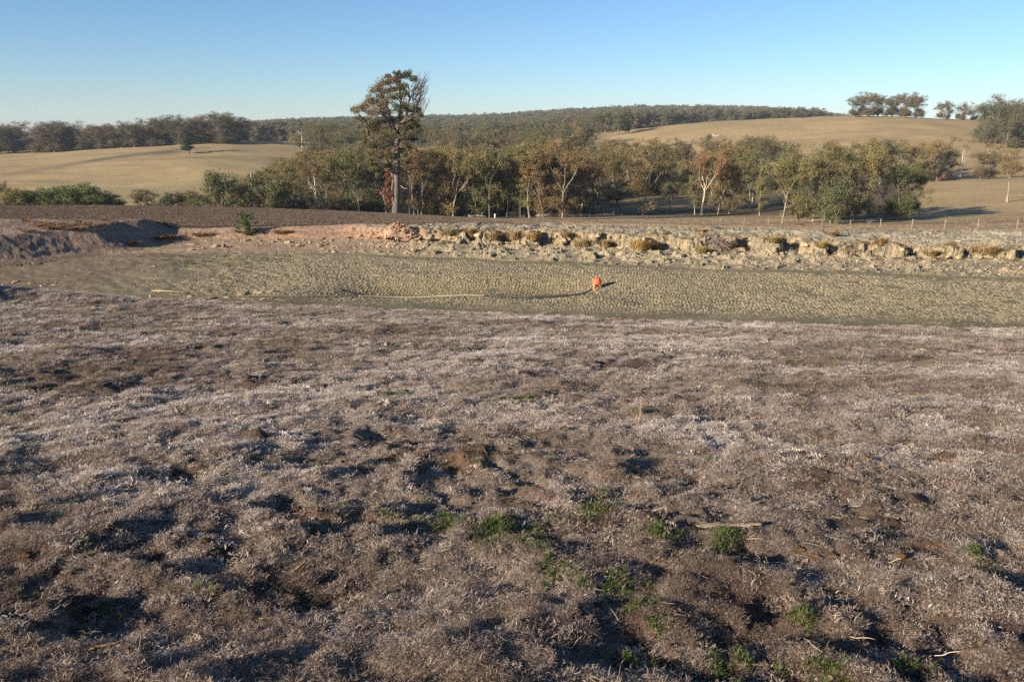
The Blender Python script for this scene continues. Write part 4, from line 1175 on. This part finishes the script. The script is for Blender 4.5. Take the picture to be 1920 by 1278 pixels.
for px, py, w, h, col, lab in [
    (845, 448, .75, .5, (.7, .75, .7), 'first grey-green tussock on the bank past the rubble heap'),
    (882, 447, .5, .62, (.8, .75, .65), 'tall thin brownish tussock rising above the bank edge'),
    (925, 452, .6, .5, (.75, .72, .62), 'dull tussock on a clay shoulder of the bank'),
    (965, 456, .65, .6, (.85, .8, .65), 'shaggy tussock between two dark notches of the bank'),
    (1000, 456, .55, .5, (.95, .8, .55), 'small golden tussock on the bank face'),
    (1062, 458, .45, .4, (.7, .75, .6), 'small olive tussock in the middle of the bank face'),
    (1095, 462, .8, .6, (.75, .75, .65), 'wide olive tussock spilling over the bank face'),
    (1135, 463, .5, .5, (.85, .8, .68), 'tussock on the clay beside the big dark notch'),
    (1200, 472, .9, .62, (1.05, .88, .52), 'large golden tussock at the foot of the bank beside the dark notch'),
    (1228, 470, .5, .5, (1.1, .9, .55), 'golden tussock leaning into the dark notch'),
    (1316, 474, .55, .4, (.85, .85, .6), 'pale tussock beside the tangle of dead twigs'),
    (1365, 470, .7, .5, (.8, .72, .62), 'brown tussock above the tangle of dead twigs'),
    (1450, 462, .6, .35, (.8, .85, .6), 'low tussock on the bank past the dead twigs'),
    (1540, 470, .5, .35, (.9, .9, .6), 'low yellowish tussock in the right part of the bank'),
    (1650, 478, .5, .45, (.7, .65, .5), 'dark brown tussock in a hollow of the bank'),
    (1745, 485, .55, .35, (.85, .8, .6), 'scrubby tussock low on the bank face'),
    (1850, 478, 1.0, .55, (.95, .85, .75), 'broad pale tussock on top of the bank shoulder'),
    (1315, 436, .5, .3, (1.0, .85, .7), 'thin upright tussock on the grey crust of the bank top'),
    (1560, 440, .6, .3, (1.0, .85, .7), 'dry brown weed tuft on the flat bank top'),
    (1500, 422, .9, .6, (.5, .42, .36), 'brown weedy tuft beneath the large clump')]:
    i += 1; tussock('grass_tussock', px, py, w, h, col, lab, 'tussocks along the eroded bank', seed=i)
for px, py, w, h, col, lab in [(305, 447, 1.1, .28, (.6, .4, .27), 'first rusty patch of dead weed on the bank face'), (380, 442, 1.0, .26, (.62, .42, .28), 'second rusty patch of dead weed on the bank face'),
    (243, 457, .7, .22, (.65, .45, .3), 'small rusty weed patch at the edge of the pit shadow'), (532, 437, .8, .25, (.6, .5, .35), 'low brown weed patch past the green bush')]:
    i += 1; tussock('weed_patch', px, py, w, h, col, lab, seed=i, cat='weed', n=320)
for k in range(26):
    i += 1; px = random.uniform(40, 210); py = 427 - (px > 120) * 1
    t = tussock('dry_weed', px, py + random.uniform(-12, 8), random.uniform(.25, .6), random.uniform(.15, .42), (.5 * random.uniform(.8, 1.2), .42, .38), 'brown dry weed growing in the strip on top of the mound', 'dry weeds in the strip on top of the mound', n=70, seed=i, cat='weed', bw=.008)

# low grey-brown scrub rooted over the bank
n = 1500
x = RNG.uniform(-5, 28, n); y = Yscarp(x) + RNG.normal(.25, .45, n)
k = (RNG.random(n) < np.interp(x, BX, RUG)) & (fbm(x / 1.1, y / .8, 35, 2) > -.12)
x, y = x[k], y[k]; n = len(x); s = RNG.uniform(.4, 1.1, n)
M_scrub = inst_tint_mat('scrub', [(0, (.11, .09, .055)), (.5, (.20, .17, .10)), (1, (.33, .26, .15))], trans=.1)
scatter('bank_scrub', np.stack([x, y, H(x, y)], 1), np.stack([RNG.normal(0, .2, n), RNG.normal(0, .2, n), RNG.uniform(0, 6.28, n)], 1), np.stack([s, s, s], 1), np.clip(RNG.normal(.5, .28, n), 0, 1),
        [blades_mesh('scrub_tuft', 870 + i, 60, .14, .07, .2, .010, .35, M_scrub, .6) for i in range(4)])

# green bush on the bank
M_bush = crown_mat('bush_leaves', .2, 2.0)
bx, by, bz = ground_at(465, 443)
root = empty('green_bush', (bx, by, bz)); tag(root, 'bushy green weed with a pointed top growing on the far bank', 'bush')
r = np.random.default_rng(55); cl = []; mb = MB()
for _ in range(46):
    zt = r.random(); w = .78 * (1 - .6 * zt); a = r.uniform(0, 6.28); q_ = math.sqrt(r.random())
    c = (math.cos(a) * w * q_, math.sin(a) * w * .8 * q_, (.08 + zt * 1.15))
    cl.append((*c, .13, .12, r.normal(0, .1))); mb.tube(np.array([[0, 0, -.05], [c[0] * .4, c[1] * .4, c[2] * .6], c]), [.012, .009, .004], 4)
obj('stems', mb.mesh('stems', M_bark, True), root)
c = obj('foliage', leaf_mesh('foliage', cl, 70, .07, 56, M_bush, -.3), root); c.color = (.055, .085, .03, 1)

# tangle of dead twigs
x, y, z = ground_at(1352, 470)
mb = MB(); r = np.random.default_rng(66)
for i in range(120):
    a = r.uniform(-.5, 3.6); s_ = np.array([r.normal(-.1, .15), r.normal(0, .15), r.uniform(.25, .55)])
    L = r.uniform(.4, 1.0); e = s_ + np.array([math.cos(a) * L * .75, r.uniform(-.6, .2) * L, -abs(r.normal(.15, .35)) * L + .15]); e[2] = max(e[2], -.1)
    m = (s_ + e) / 2 + np.array([0, 0, .15 * L]) + r.normal(0, .04, 3)
    mb.tube(np.array([s_, m, e]), [.014, .011, .006], 4, cap=False)
M_twig = simple('grey_twig', (.24, .19, .155), scale=5, var=(.6, 1.3))
tag(obj('twig_tangle', mb.mesh('twig_tangle', M_twig, True), loc=(x, y, z)), 'tangle of grey dead twigs sprawling down the bank face', 'twig heap')['kind'] = 'thing'
x, y, z = ground_at(1758, 488)
mb = MB(); mb.tube(np.array([[-.28, 0, .16], [0, 0, .08], [.3, -.05, .0]]), [.05, .045, .03], 6)
tag(obj('dead_stick', simple and mb.mesh('dead_stick', simple('dark_stick', (.10, .06, .04)), True), loc=(x, y, z)), 'dark stick lying among the clods under the bank', 'stick')

# ------------------------------------------------------------------ orange float and hose
M_or = simple('orange_plastic', (.80, .13, .04), scale=5, var=(.75, 1.12), rough=.5, spec=.4, bump=.004)
M_or2 = simple('faded_orange_plastic', (.78, .33, .16), scale=6, var=(.75, 1.15), rough=.6, spec=.3)
fx, fy, fz = ground_at(1119, 541)
root = empty('pump_float', (fx, fy, fz), .2, .84)
tag(root, 'round orange pump float resting on the cracked mud with a hose fixed to it', 'float')
def lathe(prof, n=20):
    V = []; F = []
    for r_, z_ in prof:
        for j in range(n): V.append((r_ * math.cos(j * 2 * math.pi / n), r_ * math.sin(j * 2 * math.pi / n), z_))
    for i in range(len(prof) - 1):
        for j in range(n): F.append((i * n + j, i * n + (j + 1) % n, (i + 1) * n + (j + 1) % n, (i + 1) * n + j))
    return np.array(V), np.array(F)
prof = [(0.005, -.19), (.10, -.185), (.17, -.15), (.205, -.09), (.215, -.02), (.222, -.012), (.222, .012), (.215, .02), (.20, .09), (.165, .15), (.10, .188), (.05, .197), (.045, .215), (.0, .217)]
V, F = lathe(prof)
body = obj('float_body', mesh_np('float_body', V, F, M_or, True), root, (0, 0, .30)); body.rotation_euler = (.9, .25, 0)
V, F = lathe([(.12, -.05), (.15, -.05), (.16, 0), (.15, .05), (.12, .05)])
col = obj('collar', mesh_np('collar', V, F, M_or2, True), root, (-.05, -.14, .15)); col.rotation_euler = (1.2, .4, 0)
for sx, sy in ((-.17, -.12), (.10, -.15), (-.02, .16)):
    mb = MB(); mb.tube(np.array([[sx * .5, sy * .5, .18], [sx, sy, .08], [sx * 1.15, sy * 1.15, -.02]]), [.035, .03, .04], 8)
    obj('leg', mb.mesh('leg', M_or2, True), root)
mb = MB(); mb.tube(np.array([[-.02, -.12, .24], [-.10, -.20, .16], [-.2, -.26, .08]]), [.03, .03, .03], 8)
M_blk = simple('black_fitting', (.05, .05, .055), scale=10)
obj('elbow', mb.mesh('elbow', M_blk, True), root)
mb = MB(); mb.tube(np.array([[.02, -.12, .28], [.10, -.20, .18], [.14, -.22, .03]]), [.008, .008, .008], 6)
obj('cord', mb.mesh('cord', simple('cord', (.5, .4, .3)), True), root)
# hose
hp = [(1110, 543), (1103, 546.5), (1090, 549.5), (1070, 551.5), (1045, 553), (1015, 554.3), (980, 554.8), (940, 553.8), (905, 552), (870, 549.5), (830, 548), (790, 546.5), (750, 546), (710, 546.5), (670, 549), (630, 552), (590, 554), (550, 556), (510, 556.5), (470, 555), (440, 553.5)]
P = []
for px, py in hp:
    r_ = ray(px, py); s_ = (FL + .05) / r_[2]; P.append((r_[0] * s_, r_[1] * s_))
P = np.array(P); tt = np.linspace(0, len(P) - 1, 170); px_ = np.interp(tt, np.arange(len(P)), P[:, 0]); py_ = np.interp(tt, np.arange(len(P)), P[:, 1])
k = np.ones(9) / 9
py_ = py_ + .10 * vnoise(tt / 4., tt * 0 + 4, 88) * np.clip((tt - 1) / 3, 0, 1)
px_ = np.concatenate([px_[:4], np.convolve(px_, k, 'valid'), px_[-4:]]); py_ = np.concatenate([py_[:4], np.convolve(py_, k, 'valid'), py_[-4:]])
pz_ = H(px_, py_) + .055
pz_[:18] += np.linspace(.13, 0, 18) ** 1.0
pz_ = np.concatenate([pz_[:5], np.convolve(pz_, np.ones(11) / 11, 'valid'), pz_[-5:]])
hose = MB(); nb_ = 66; HP = np.stack([px_, py_, pz_], 1)
M_hose = simple('poly_pipe', (.065, .06, .06), scale=3, rough=.5, spec=.4)
M_hose2 = simple('pale_pipe', (.33, .275, .185), scale=3, var=(.85, 1.1), rough=.7)  # light beige colour for the middle length of the pipe
root = empty('suction_hose', tuple(HP[0]))
tag(root, 'long pipe snaking over the cracked mud from the orange float', 'hose')
m1 = MB(); m1.tube(HP[:nb_ + 1] - HP[0], .028, 8); obj('dark_pipe', m1.mesh('dark_pipe', M_hose, True), root)
m4 = MB(); m4.tube(HP[118:] - HP[0], .017, 8); obj('brown_pipe', m4.mesh('brown_pipe', simple('brown_pipe', (.13, .11, .075), scale=3)), root)  # far length of the pipe, thinner and darker brown
m2 = MB(); m2.tube(HP[nb_:119] - HP[0], .020, 8); o = obj('pale_pipe', m2.mesh('pale_pipe', M_hose2, True), root); o['label'] = 'pale length of the pipe'
m3 = MB(); m3.tube(HP[nb_ - 1:nb_ + 2] - HP[0], .034, 8); obj('joiner', m3.mesh('joiner', M_blk, True), root)
# pole lying at the near edge
a = ground_at(285, 548); b = ground_at(352, 552)
mb = MB(); mb.tube(np.array([[0, 0, .06], [(b[0] - a[0]) * .5, (b[1] - a[1]) * .5, .08 + (b[2] - a[2]) * .5], [b[0] - a[0], b[1] - a[1], b[2] - a[2] + .05]]), [.018, .022, .018], 7)
tag(obj('pale_pole', mb.mesh('pale_pole', simple('pale_wood', (.36, .28, .16), scale=4), True), loc=a), 'pale slender pole lying on the near edge of the dry pond', 'pole')

# ------------------------------------------------------------------ fence
M_post = simple('grey_post', (.26, .225, .185), scale=6, var=(.7, 1.2), stretch=(3, 3, .6))
M_star = simple('steel_picket', (.13, .10, .08), scale=6)
M_wire = simple('fence_wire', (.30, .28, .26), scale=6, rough=.5)
fence = empty('wire_fence', tuple(col_at(1300, 120)))
tag(fence, 'wire fence with wooden posts and steel pickets crossing behind the pond bank', 'fence')
fo = np.array(fence.location)
FP = [(950, 152), (1100, 137), (1300, 121), (1480, 112), (1650, 105), (1770, 103), (1906, 100), (2060, 97)]
def fpt(px): return np.array(col_at(px, np.interp(px, [a for a, b in FP], [b for a, b in FP])))
wood = [1650, 1709, 1770, 1833, 1906, 1970, 1593, 1540, 1440, 1395, 1350]
def post(px, h, w, mat, nm, lean=0.0):
    p = fpt(px) - fo; mb = MB()
    mb.tube(np.array([p - [0, 0, .3], p + [lean * .5, 0, h * .5], p + [lean, 0, h]]), [w, w * .97, w * .9], 7)
    obj(nm, mb.mesh(nm, mat, False), fence)
for px in wood: post(px, 1.32 if px > 1600 else 1.15, .065 if px > 1600 else .05, M_post, 'post', random.uniform(-.05, .12))
px = 985.0
while px < 1335:
    post(px, random.choice([1.15, 1.25, 1.0]), .028, M_star, 'picket'); px += random.uniform(13, 17)
for px in (1365, 1380, 1410, 1425, 1460, 1480, 1500, 1520): post(px, 1.0, .025, M_star, 'picket')
for hgt in (.3, .55, .8, 1.05):
    Q = np.array([fpt(p) for p in np.linspace(950, 2060, 80)]) - fo; Q[:, 2] += hgt
    mb = MB(); mb.tube(Q, .006, 4); obj('wire', mb.mesh('wire', M_wire), fence)
x, y, z = col_at(928, 148)
mb = MB(); mb.box((0, 0, .35), (.22, .12, .9)); mb.box((0, 0, .82), (.26, .16, .06))
tag(obj('marker_post', mb.mesh('marker_post', simple('white_paint', (.8, .78, .72), scale=5, var=(.85, 1))), loc=(x, y, z)), 'short white marker post at the end of the wire fence', 'post')
x, y, z = ground_at(1338, 256)
mb = MB(); mb.box((0, 0, .5), (1.0, .5, 1.4)); mb.box((2.2, 0, .2), (3.2, 1.0, .5))
tag(obj('water_trough', mb.mesh('water_trough', simple('pale_concrete', (.42, .39, .33), scale=3)), loc=(x, y, z)), 'small pale water trough alone on the bald hill slope', 'trough')

# fallen logs in the wood
M_log = simple('weathered_log', (.24, .20, .155), scale=1.5, var=(.6, 1.2))
for j, (px, D, L, a, lab) in enumerate([(1140, 182, 5, .3, 'grey fallen log beside a stump in the shaded paddock'), (1020, 178, 4, .1, 'fallen log between trunks of the front row'),
        (895, 172, 4, -.3, 'short fallen log at the foot of the front row'), (1215, 215, 5, 1.2, 'fallen log in deep shade across the paddock'), (1640, 140, 3.5, .5, 'fallen branch under the large clump')]):
    x, y, z = col_at(px, D); mb = MB(); d = np.array([math.cos(a), math.sin(a), 0])
    mb.tube(np.array([-d * L / 2 + [0, 0, .3], [0, 0, .4], d * L / 2 + [0, 0, .25]]), [.34, .3, .16], 8)
    e = d * L * .2 + np.array([0, 0, .4]); mb.tube(np.array([e, e + [.5, .3, .7], e + [1.1, .5, 1.0]]), [.12, .09, .04], 5)
    tag(obj('fallen_log', mb.mesh('fallen_log', M_log, True), loc=(x, y, z)), lab, 'log')

# ------------------------------------------------------------------ foreground finds
def driftwood(px0, py0, px1, py1, r0, col, name, label, cat, seed, flat=.5):
    a = np.array(ground_at(px0, py0)); b = np.array(ground_at(px1, py1)); r = np.random.default_rng(seed)
    n = 22; t = np.linspace(0, 1, n); P = np.outer(1 - t, [0, 0, 0]) + np.outer(t, b - a); L = np.linalg.norm(b - a)
    P[:, 2] += r0 * .8 + .012; P += np.stack([np.convolve(r.normal(0, L * .02, n + 4), np.ones(5) / 5, 'valid') for _ in range(3)], 1)
    R = r0 * np.interp(t, [0, .12, .3, .7, .88, 1], [.12, .75, 1, .95, .7, .3]) * r.uniform(.82, 1.15, n)
    mb = MB(); mb.tube(P, R, 9)
    V = np.concatenate(mb.v); j = np.arange(len(V)) % 9; ang = j * 2 * math.pi / 9
    rid = 1 + .22 * np.cos(ang * 3 + seed) + r.normal(0, .13, len(V)); cen = np.repeat(P, 9, 0)
    mb.v = [cen + (V - cen) * rid[:, None] * np.array([1, 1, .7])]
    me = mb.mesh(name, col, False)
    tag(obj(name, me, loc=tuple(a)), label, cat)
M_drift = simple('weathered_wood', (.25, .195, .135), scale=9, var=(.55, 1.3), stretch=(.5, 3, 3), bump=.02)
driftwood(1304, 995, 1430, 996, .025, M_drift, 'driftwood', 'weathered grey-brown piece of wood lying beside bright green grass', 'wood', 1)
M_dark = simple('dark_bark', (.07, .045, .03), scale=20, var=(.6, 1.4))
driftwood(1704, 938, 1724, 954, .018, M_dark, 'bark_piece', 'short dark stick lying on the open dead grass', 'stick', 2)
M_tan = simple('tan_bark', (.34, .20, .10), scale=20, var=(.6, 1.3))
driftwood(548, 1080, 576, 1064, .008, M_tan, 'bark_strip', 'curled orange-brown bark strip beside the dark trampled patch', 'bark', 3)
driftwood(170, 1228, 235, 1212, .006, M_tan, 'dry_stalk', 'straight tan stalk lying low in the nearest grass', 'stalk', 4)
driftwood(258, 737, 282, 741, .012, M_drift, 'wood_chip', 'pale wood chip in the dead grass towards the pond', 'wood', 6)
for px, py, s, lab, col in [(1570, 835, .07, 'cracked clod upturned in the dead grass', (.7, .55, .42)), (1590, 880, .075, 'larger cracked clod with orange soil around it', (.65, .5, .38)), (1620, 862, .05, 'small clod just behind the two larger cracked ones', (.7, .52, .4)),
        (1540, 905, .05, 'flat clod at the lower end of the cracked group', (.5, .4, .3)), (780, 968, .05, 'smooth brown stone among bright green grass', (.5, .38, .3)), (50, 1050, .055, 'rusty brown lump at the edge of the nearest grass', (.4, .28, .19)),
        (1640, 712, .08, 'tan clod cluster high on the grassy slope', (.7, .5, .38)), (20, 628, .16, 'dark hummock near the shaded corner', (.4, .32, .26)), (520, 603, .14, 'dark trampled clod close to the pond edge', (.35, .27, .2)), (1500, 1040, .04, 'rusty clod starting the crusted ridge below the driftwood', (.55, .36, .22)), (1530, 1044, .045, 'middle rusty clod of the crusted ridge below the driftwood', (.5, .33, .2)), (1562, 1046, .04, 'third rusty clod of the crusted ridge below the driftwood', (.55, .38, .24)), (1690, 1045, .035, 'rusty clod at the far tip of the crusted ridge', (.6, .38, .24))]:
    x, y, z = ground_at(px, py); put_clod(x, y, s, lab, None, col, 'soil_clod', .1)
# trampled clods near the camera: crumbs large enough to see
mb = None
x, y = sample_fan(9000, 1.2, 5.5, .7)
k = fbm(x / 1.6 + 7.0, y / 1.2, 56, 2) > .18
x, y = x[k], y[k]; n = len(x); s = np.minimum(np.exp(RNG.normal(-4.8, .45, n)), .017)
scatter('trampled_soil', np.stack([x, y, H(x, y) + s * .2], 1), RNG.uniform(-3, 3, (n, 3)) * [.3, .3, 1], np.stack([s, s, s * .8], 1), np.clip(RNG.normal(.25, .2, n), 0, .55), [clod_mesh('tclod', 480 + i, M_crumb, 2, .75, .6, True) for i in range(5)])

# green grass: clumps one could point at
M_gobj = crown_mat('green_blades', .3, 8.)
def green_clump(px, py, wpx, hpx, label, seed, hh=.05, dens=1.0):
    x, y, z = ground_at(px, py); m = math.hypot(y, CZ - z) / FPX
    W = wpx * m * .5; Dp = max(.03, hpx * m * 1.6)
    r = np.random.default_rng(seed); V = []; F3 = []; F4 = []; leaf = []
    n = int(min(4200, 120 + W * Dp * 30000 * dens))
    kk = 14; ca_ = r.normal(0, .5, kk); cb_ = r.normal(0, .5, kk); ci_ = r.integers(0, kk, n)
    ax = ca_[ci_] + r.normal(0, .12, n); ay = cb_[ci_] + r.normal(0, .16, n)
    gx = x + ax * W; gy = y + ay * Dp; gz = H(gx, gy)
    for i in range(n):
        b = np.array([gx[i] - x, gy[i] - y, gz[i] - z]); az = r.uniform(0, 6.28); L = hh * .8 * r.uniform(.35, 1.0)
        el = r.uniform(.5, 1.4); d = np.array([math.cos(az) * math.cos(el), math.sin(az) * math.cos(el), math.sin(el)])
        s_ = np.array([-math.sin(az), math.cos(az), 0]) * .0020 * r.uniform(.7, 1.4) * (1 + m * 120)
        p1 = b + d * L * .55; p2 = p1 + nrm(d + np.array([math.cos(az) * .8, math.sin(az) * .8, -.5])) * L * .5
        k = len(V); V += [b - s_, b + s_, p1 + s_ * .9, p1 - s_ * .9, p2]; F4.append((k, k + 1, k + 2, k + 3)); F3.append((k + 3, k + 2, k + 4)); leaf += [r.random()] * 5
    me = mesh_np('green_grass_clump', np.array(V), [np.array(F4), np.array(F3)], M_gobj); leaf_attr(me, leaf)
    o = obj('green_grass_clump', me, loc=(x, y, z)); v = r.uniform(.85, 1.2); o.color = (.068 * v, .095 * v, .024 * v, 1)
    tag(o, label, 'grass clump')
for j, (px, py, w, h, lab, hh) in enumerate([
    (955, 997, 200, 62, 'largest and brightest green grass clump in the dead grass', .07), (805, 982, 190, 34, 'long bright green strip of grass beside the brown stone', .045), (1060, 968, 150, 16, 'thin green strip behind the largest grass clump', .035),
    (1130, 938, 90, 24, 'green grass clump farther up than the driftwood', .04), (1245, 988, 110, 24, 'green grass clump touching the end of the driftwood', .045), (1365, 1024, 100, 40, 'green clump just below the driftwood', .055),
    (1260, 1012, 90, 22, 'sparse green blades below the grass at the driftwood end', .045), (1168, 1112, 110, 36, 'green clump in the trampled hollow below the driftwood', .055), (1042, 1082, 50, 34, 'small dark green clump on the lip of a shadow', .06),
    (1385, 1256, 120, 36, 'bright green clump at the bottom of the scene by the trampled soil', .055), (1560, 1262, 90, 22, 'low green clump at the bottom of the scene', .05), (1842, 1046, 60, 30, 'isolated green clump in open pale dead grass', .055),
    (1188, 1246, 50, 22, 'small green tuft at the bottom of the scene', .045), (750, 740, 90, 30, 'dull green patch midway up the dead slope', .045), (960, 748, 90, 24, 'faint green patch beside the dull one midway up the slope', .04),
    (640, 945, 140, 20, 'scattered green shoots leading to the long green strip', .035), (270, 885, 50, 12, 'tiny green tuft inside a dark hollow', .035), (590, 1010, 50, 18, 'small green shoots above the dark trampled patch', .035),
    (160, 1030, 50, 24, 'small green tuft in the shaded trampled ground', .045), (60, 720, 140, 26, 'wide faint green patch high on the slope', .04), (200, 1140, 40, 16, 'tiny green tuft in the nearest shaded soil', .04),
    (1240, 1180, 40, 18, 'little green shoots among the straw near the bottom', .04), (1505, 1160, 50, 18, 'thin green shoots in pale straw near the bottom', .04), (1700, 1262, 80, 18, 'green shoots at the bottom edge of the pale grass', .04)]):
    green_clump(px, py, w, h, lab, 700 + j, hh, 2.2 if j < 2 else 1.2)
# faint green shoots: uncountable
n = 9000
x, y = sample_fan(n, 1.5, 24)
k = (fbm(x / .9 + 31, y / .6, 121, 3) > .22) & (y < Ye(x))
x, y = x[k], y[k]; n = len(x); s = RNG.uniform(.6, 1.5, n) * (1 + y / 14)
gp = [blades_mesh('green_tuft', 800 + i, 12, .025, .015, .038, .0028, .3, M_green, .4) for i in range(5)]
scatter('green_shoots', np.stack([x, y, H(x, y)], 1), np.stack([0 * x, 0 * x, RNG.uniform(0, 6.28, n)], 1), np.stack([s, s, s], 1), RNG.random(n), gp)
# green weeds on the damp west end of the bed and the olive margins
n = 46000
x = RNG.uniform(-22, 27, n); y = RNG.uniform(23, 40, n); ye = Ye(x); yf = Yf(x)
w1 = np.exp(-(((x + 14.2) / 3.2) ** 2 + ((y - 36.0) / .9) ** 2)) + .2 * sstep(-9, -13, x) * sstep(-.1, .4, fbm(x / 1., y / .5, 122, 2))
w2 = .10 * sstep(1.7, .4, y - ye) * (y > ye)
w3 = .03 * np.exp(-((y - yf + .2) / .4) ** 2)
k = (RNG.random(n) < np.clip(w1 * sstep(-.5, .3, fbm(x / .8, y / .4, 123, 2)) + w2 * sstep(-.3, .4, fbm(x / 1.5, y / .8, 124, 2)) + w3, 0, 1)) & (y > ye) & (y < yf + .4) & (x > Xw(y))
g1 = w1[k]
x, y = x[k], y[k]; n = len(x); s = RNG.uniform(1.3, 2.4, n)
M_bedg = inst_tint_mat('bed_weed', [(0, (.15, .13, .05)), (.5, (.13, .13, .04)), (1, (.075, .11, .028))], trans=.2)
bp = [blades_mesh('bed_tuft', 820 + i, 22, .05, .015, .04, .005, .5, M_bedg, .5) for i in range(4)]
scatter('bed_weeds', np.stack([x, y, H(x, y)], 1), np.stack([0 * x, 0 * x, RNG.uniform(0, 6.28, n)], 1), np.stack([s, s, s * .7], 1), np.clip(g1 * 1.2 + RNG.normal(.1, .15, n), 0, 1), bp)
# rough growth on the dark field and pasture beyond
M_fieldg = inst_tint_mat('field_growth', [(0, (.10, .072, .055)), (.5, (.17, .125, .09)), (.85, (.25, .18, .12)), (1, (.40, .29, .15))], trans=.1)
fp = [blades_mesh('field_tuft', 840 + i, 42, .3, .05, .14, .022, .5, M_fieldg, .5) for i in range(5)]
X_, Y_, T_ = [], [], []
n = 42000
y = 45 + 85 * RNG.random(n) ** 1.3; u = RNG.uniform(-.75, .06, n); x = u * y
k = (x * 60 / np.maximum(y, 40) < 2 + RNG.normal(0, 2, n)) & (fbm(x / 2.5, y / 1.5, 131, 2) > -.45)
X_.append(x[k]); Y_.append(y[k]); T_.append(np.clip(RNG.normal(.3, .2, k.sum()), 0, .85))
n = 16000
y = 46 + 110 * RNG.random(n); u = RNG.uniform(-.05, .72, n); x = u * y
k = (fbm(x / 6, y / 2.5, 132, 2) > .05) & (y > 55)
X_.append(x[k]); Y_.append(y[k]); T_.append(np.clip(RNG.normal(.9, .1, k.sum()), 0, 1))
x = np.concatenate(X_); y = np.concatenate(Y_); t = np.concatenate(T_); n = len(x); s = RNG.uniform(.6, 1.3, n)
scatter('field_growth', np.stack([x, y, H(x, y)], 1), np.stack([0 * x, 0 * x, RNG.uniform(0, 6.28, n)], 1), np.stack([s, s, s * .8], 1), t, fp)
# wispy dry stem in the dead grass
x, y, z = ground_at(1195, 805); mb = MB(); r = np.random.default_rng(5)
for j in range(5):
    e = np.array([r.normal(.05, .05), r.normal(0, .04), r.uniform(.18, .42)]); m = e * .5 + r.normal(0, .02, 3)
    mb.tube(np.array([[0, 0, 0], m, e]), [.003, .0022, .001], 4)
    for q_ in range(3):
        f = m + (e - m) * r.random(); mb.tube(np.array([f, f + np.array([r.normal(0, .04), r.normal(0, .03), r.uniform(.01, .05)])]), [.0015, .0008], 3)
tag(obj('dry_stalk', mb.mesh('dry_stalk', simple('dry_stem', (.42, .31, .17)), True), loc=(x, y, z)), 'wispy upright dry weed stalk midway up the dead grass', 'weed')

# ------------------------------------------------------------------ air
HAZE = True
if HAZE:
    mb = MB(); x0, x1, y0, y1, z0, z1 = -9500, 9500, -60, 3600, -140, 75
    zmin = Vf[:, 2].min() - 1.0; zmin = min(zmin, -5)
    mb.box(((x0 + x1) / 2, (y0 + y1) / 2, (zmin + z1) / 2), (x1 - x0, y1 - y0, z1 - zmin))
    m = bpy.data.materials.new('haze'); m.use_nodes = True; nt = m.node_tree
    nt.nodes.remove(nt.nodes['Principled BSDF'])
    pv = N(nt, 'ShaderNodeVolumePrincipled'); pv.inputs['Density'].default_value = 0.0001
    pv.inputs['Color'].default_value = (.72, .84, 1, 1); pv.inputs['Anisotropy'].default_value = 0.0
    nt.links.new(pv.outputs[0], nt.nodes['Material Output'].inputs['Volume'])
    tag(obj('haze', mb.mesh('haze', m)), kind='stuff')
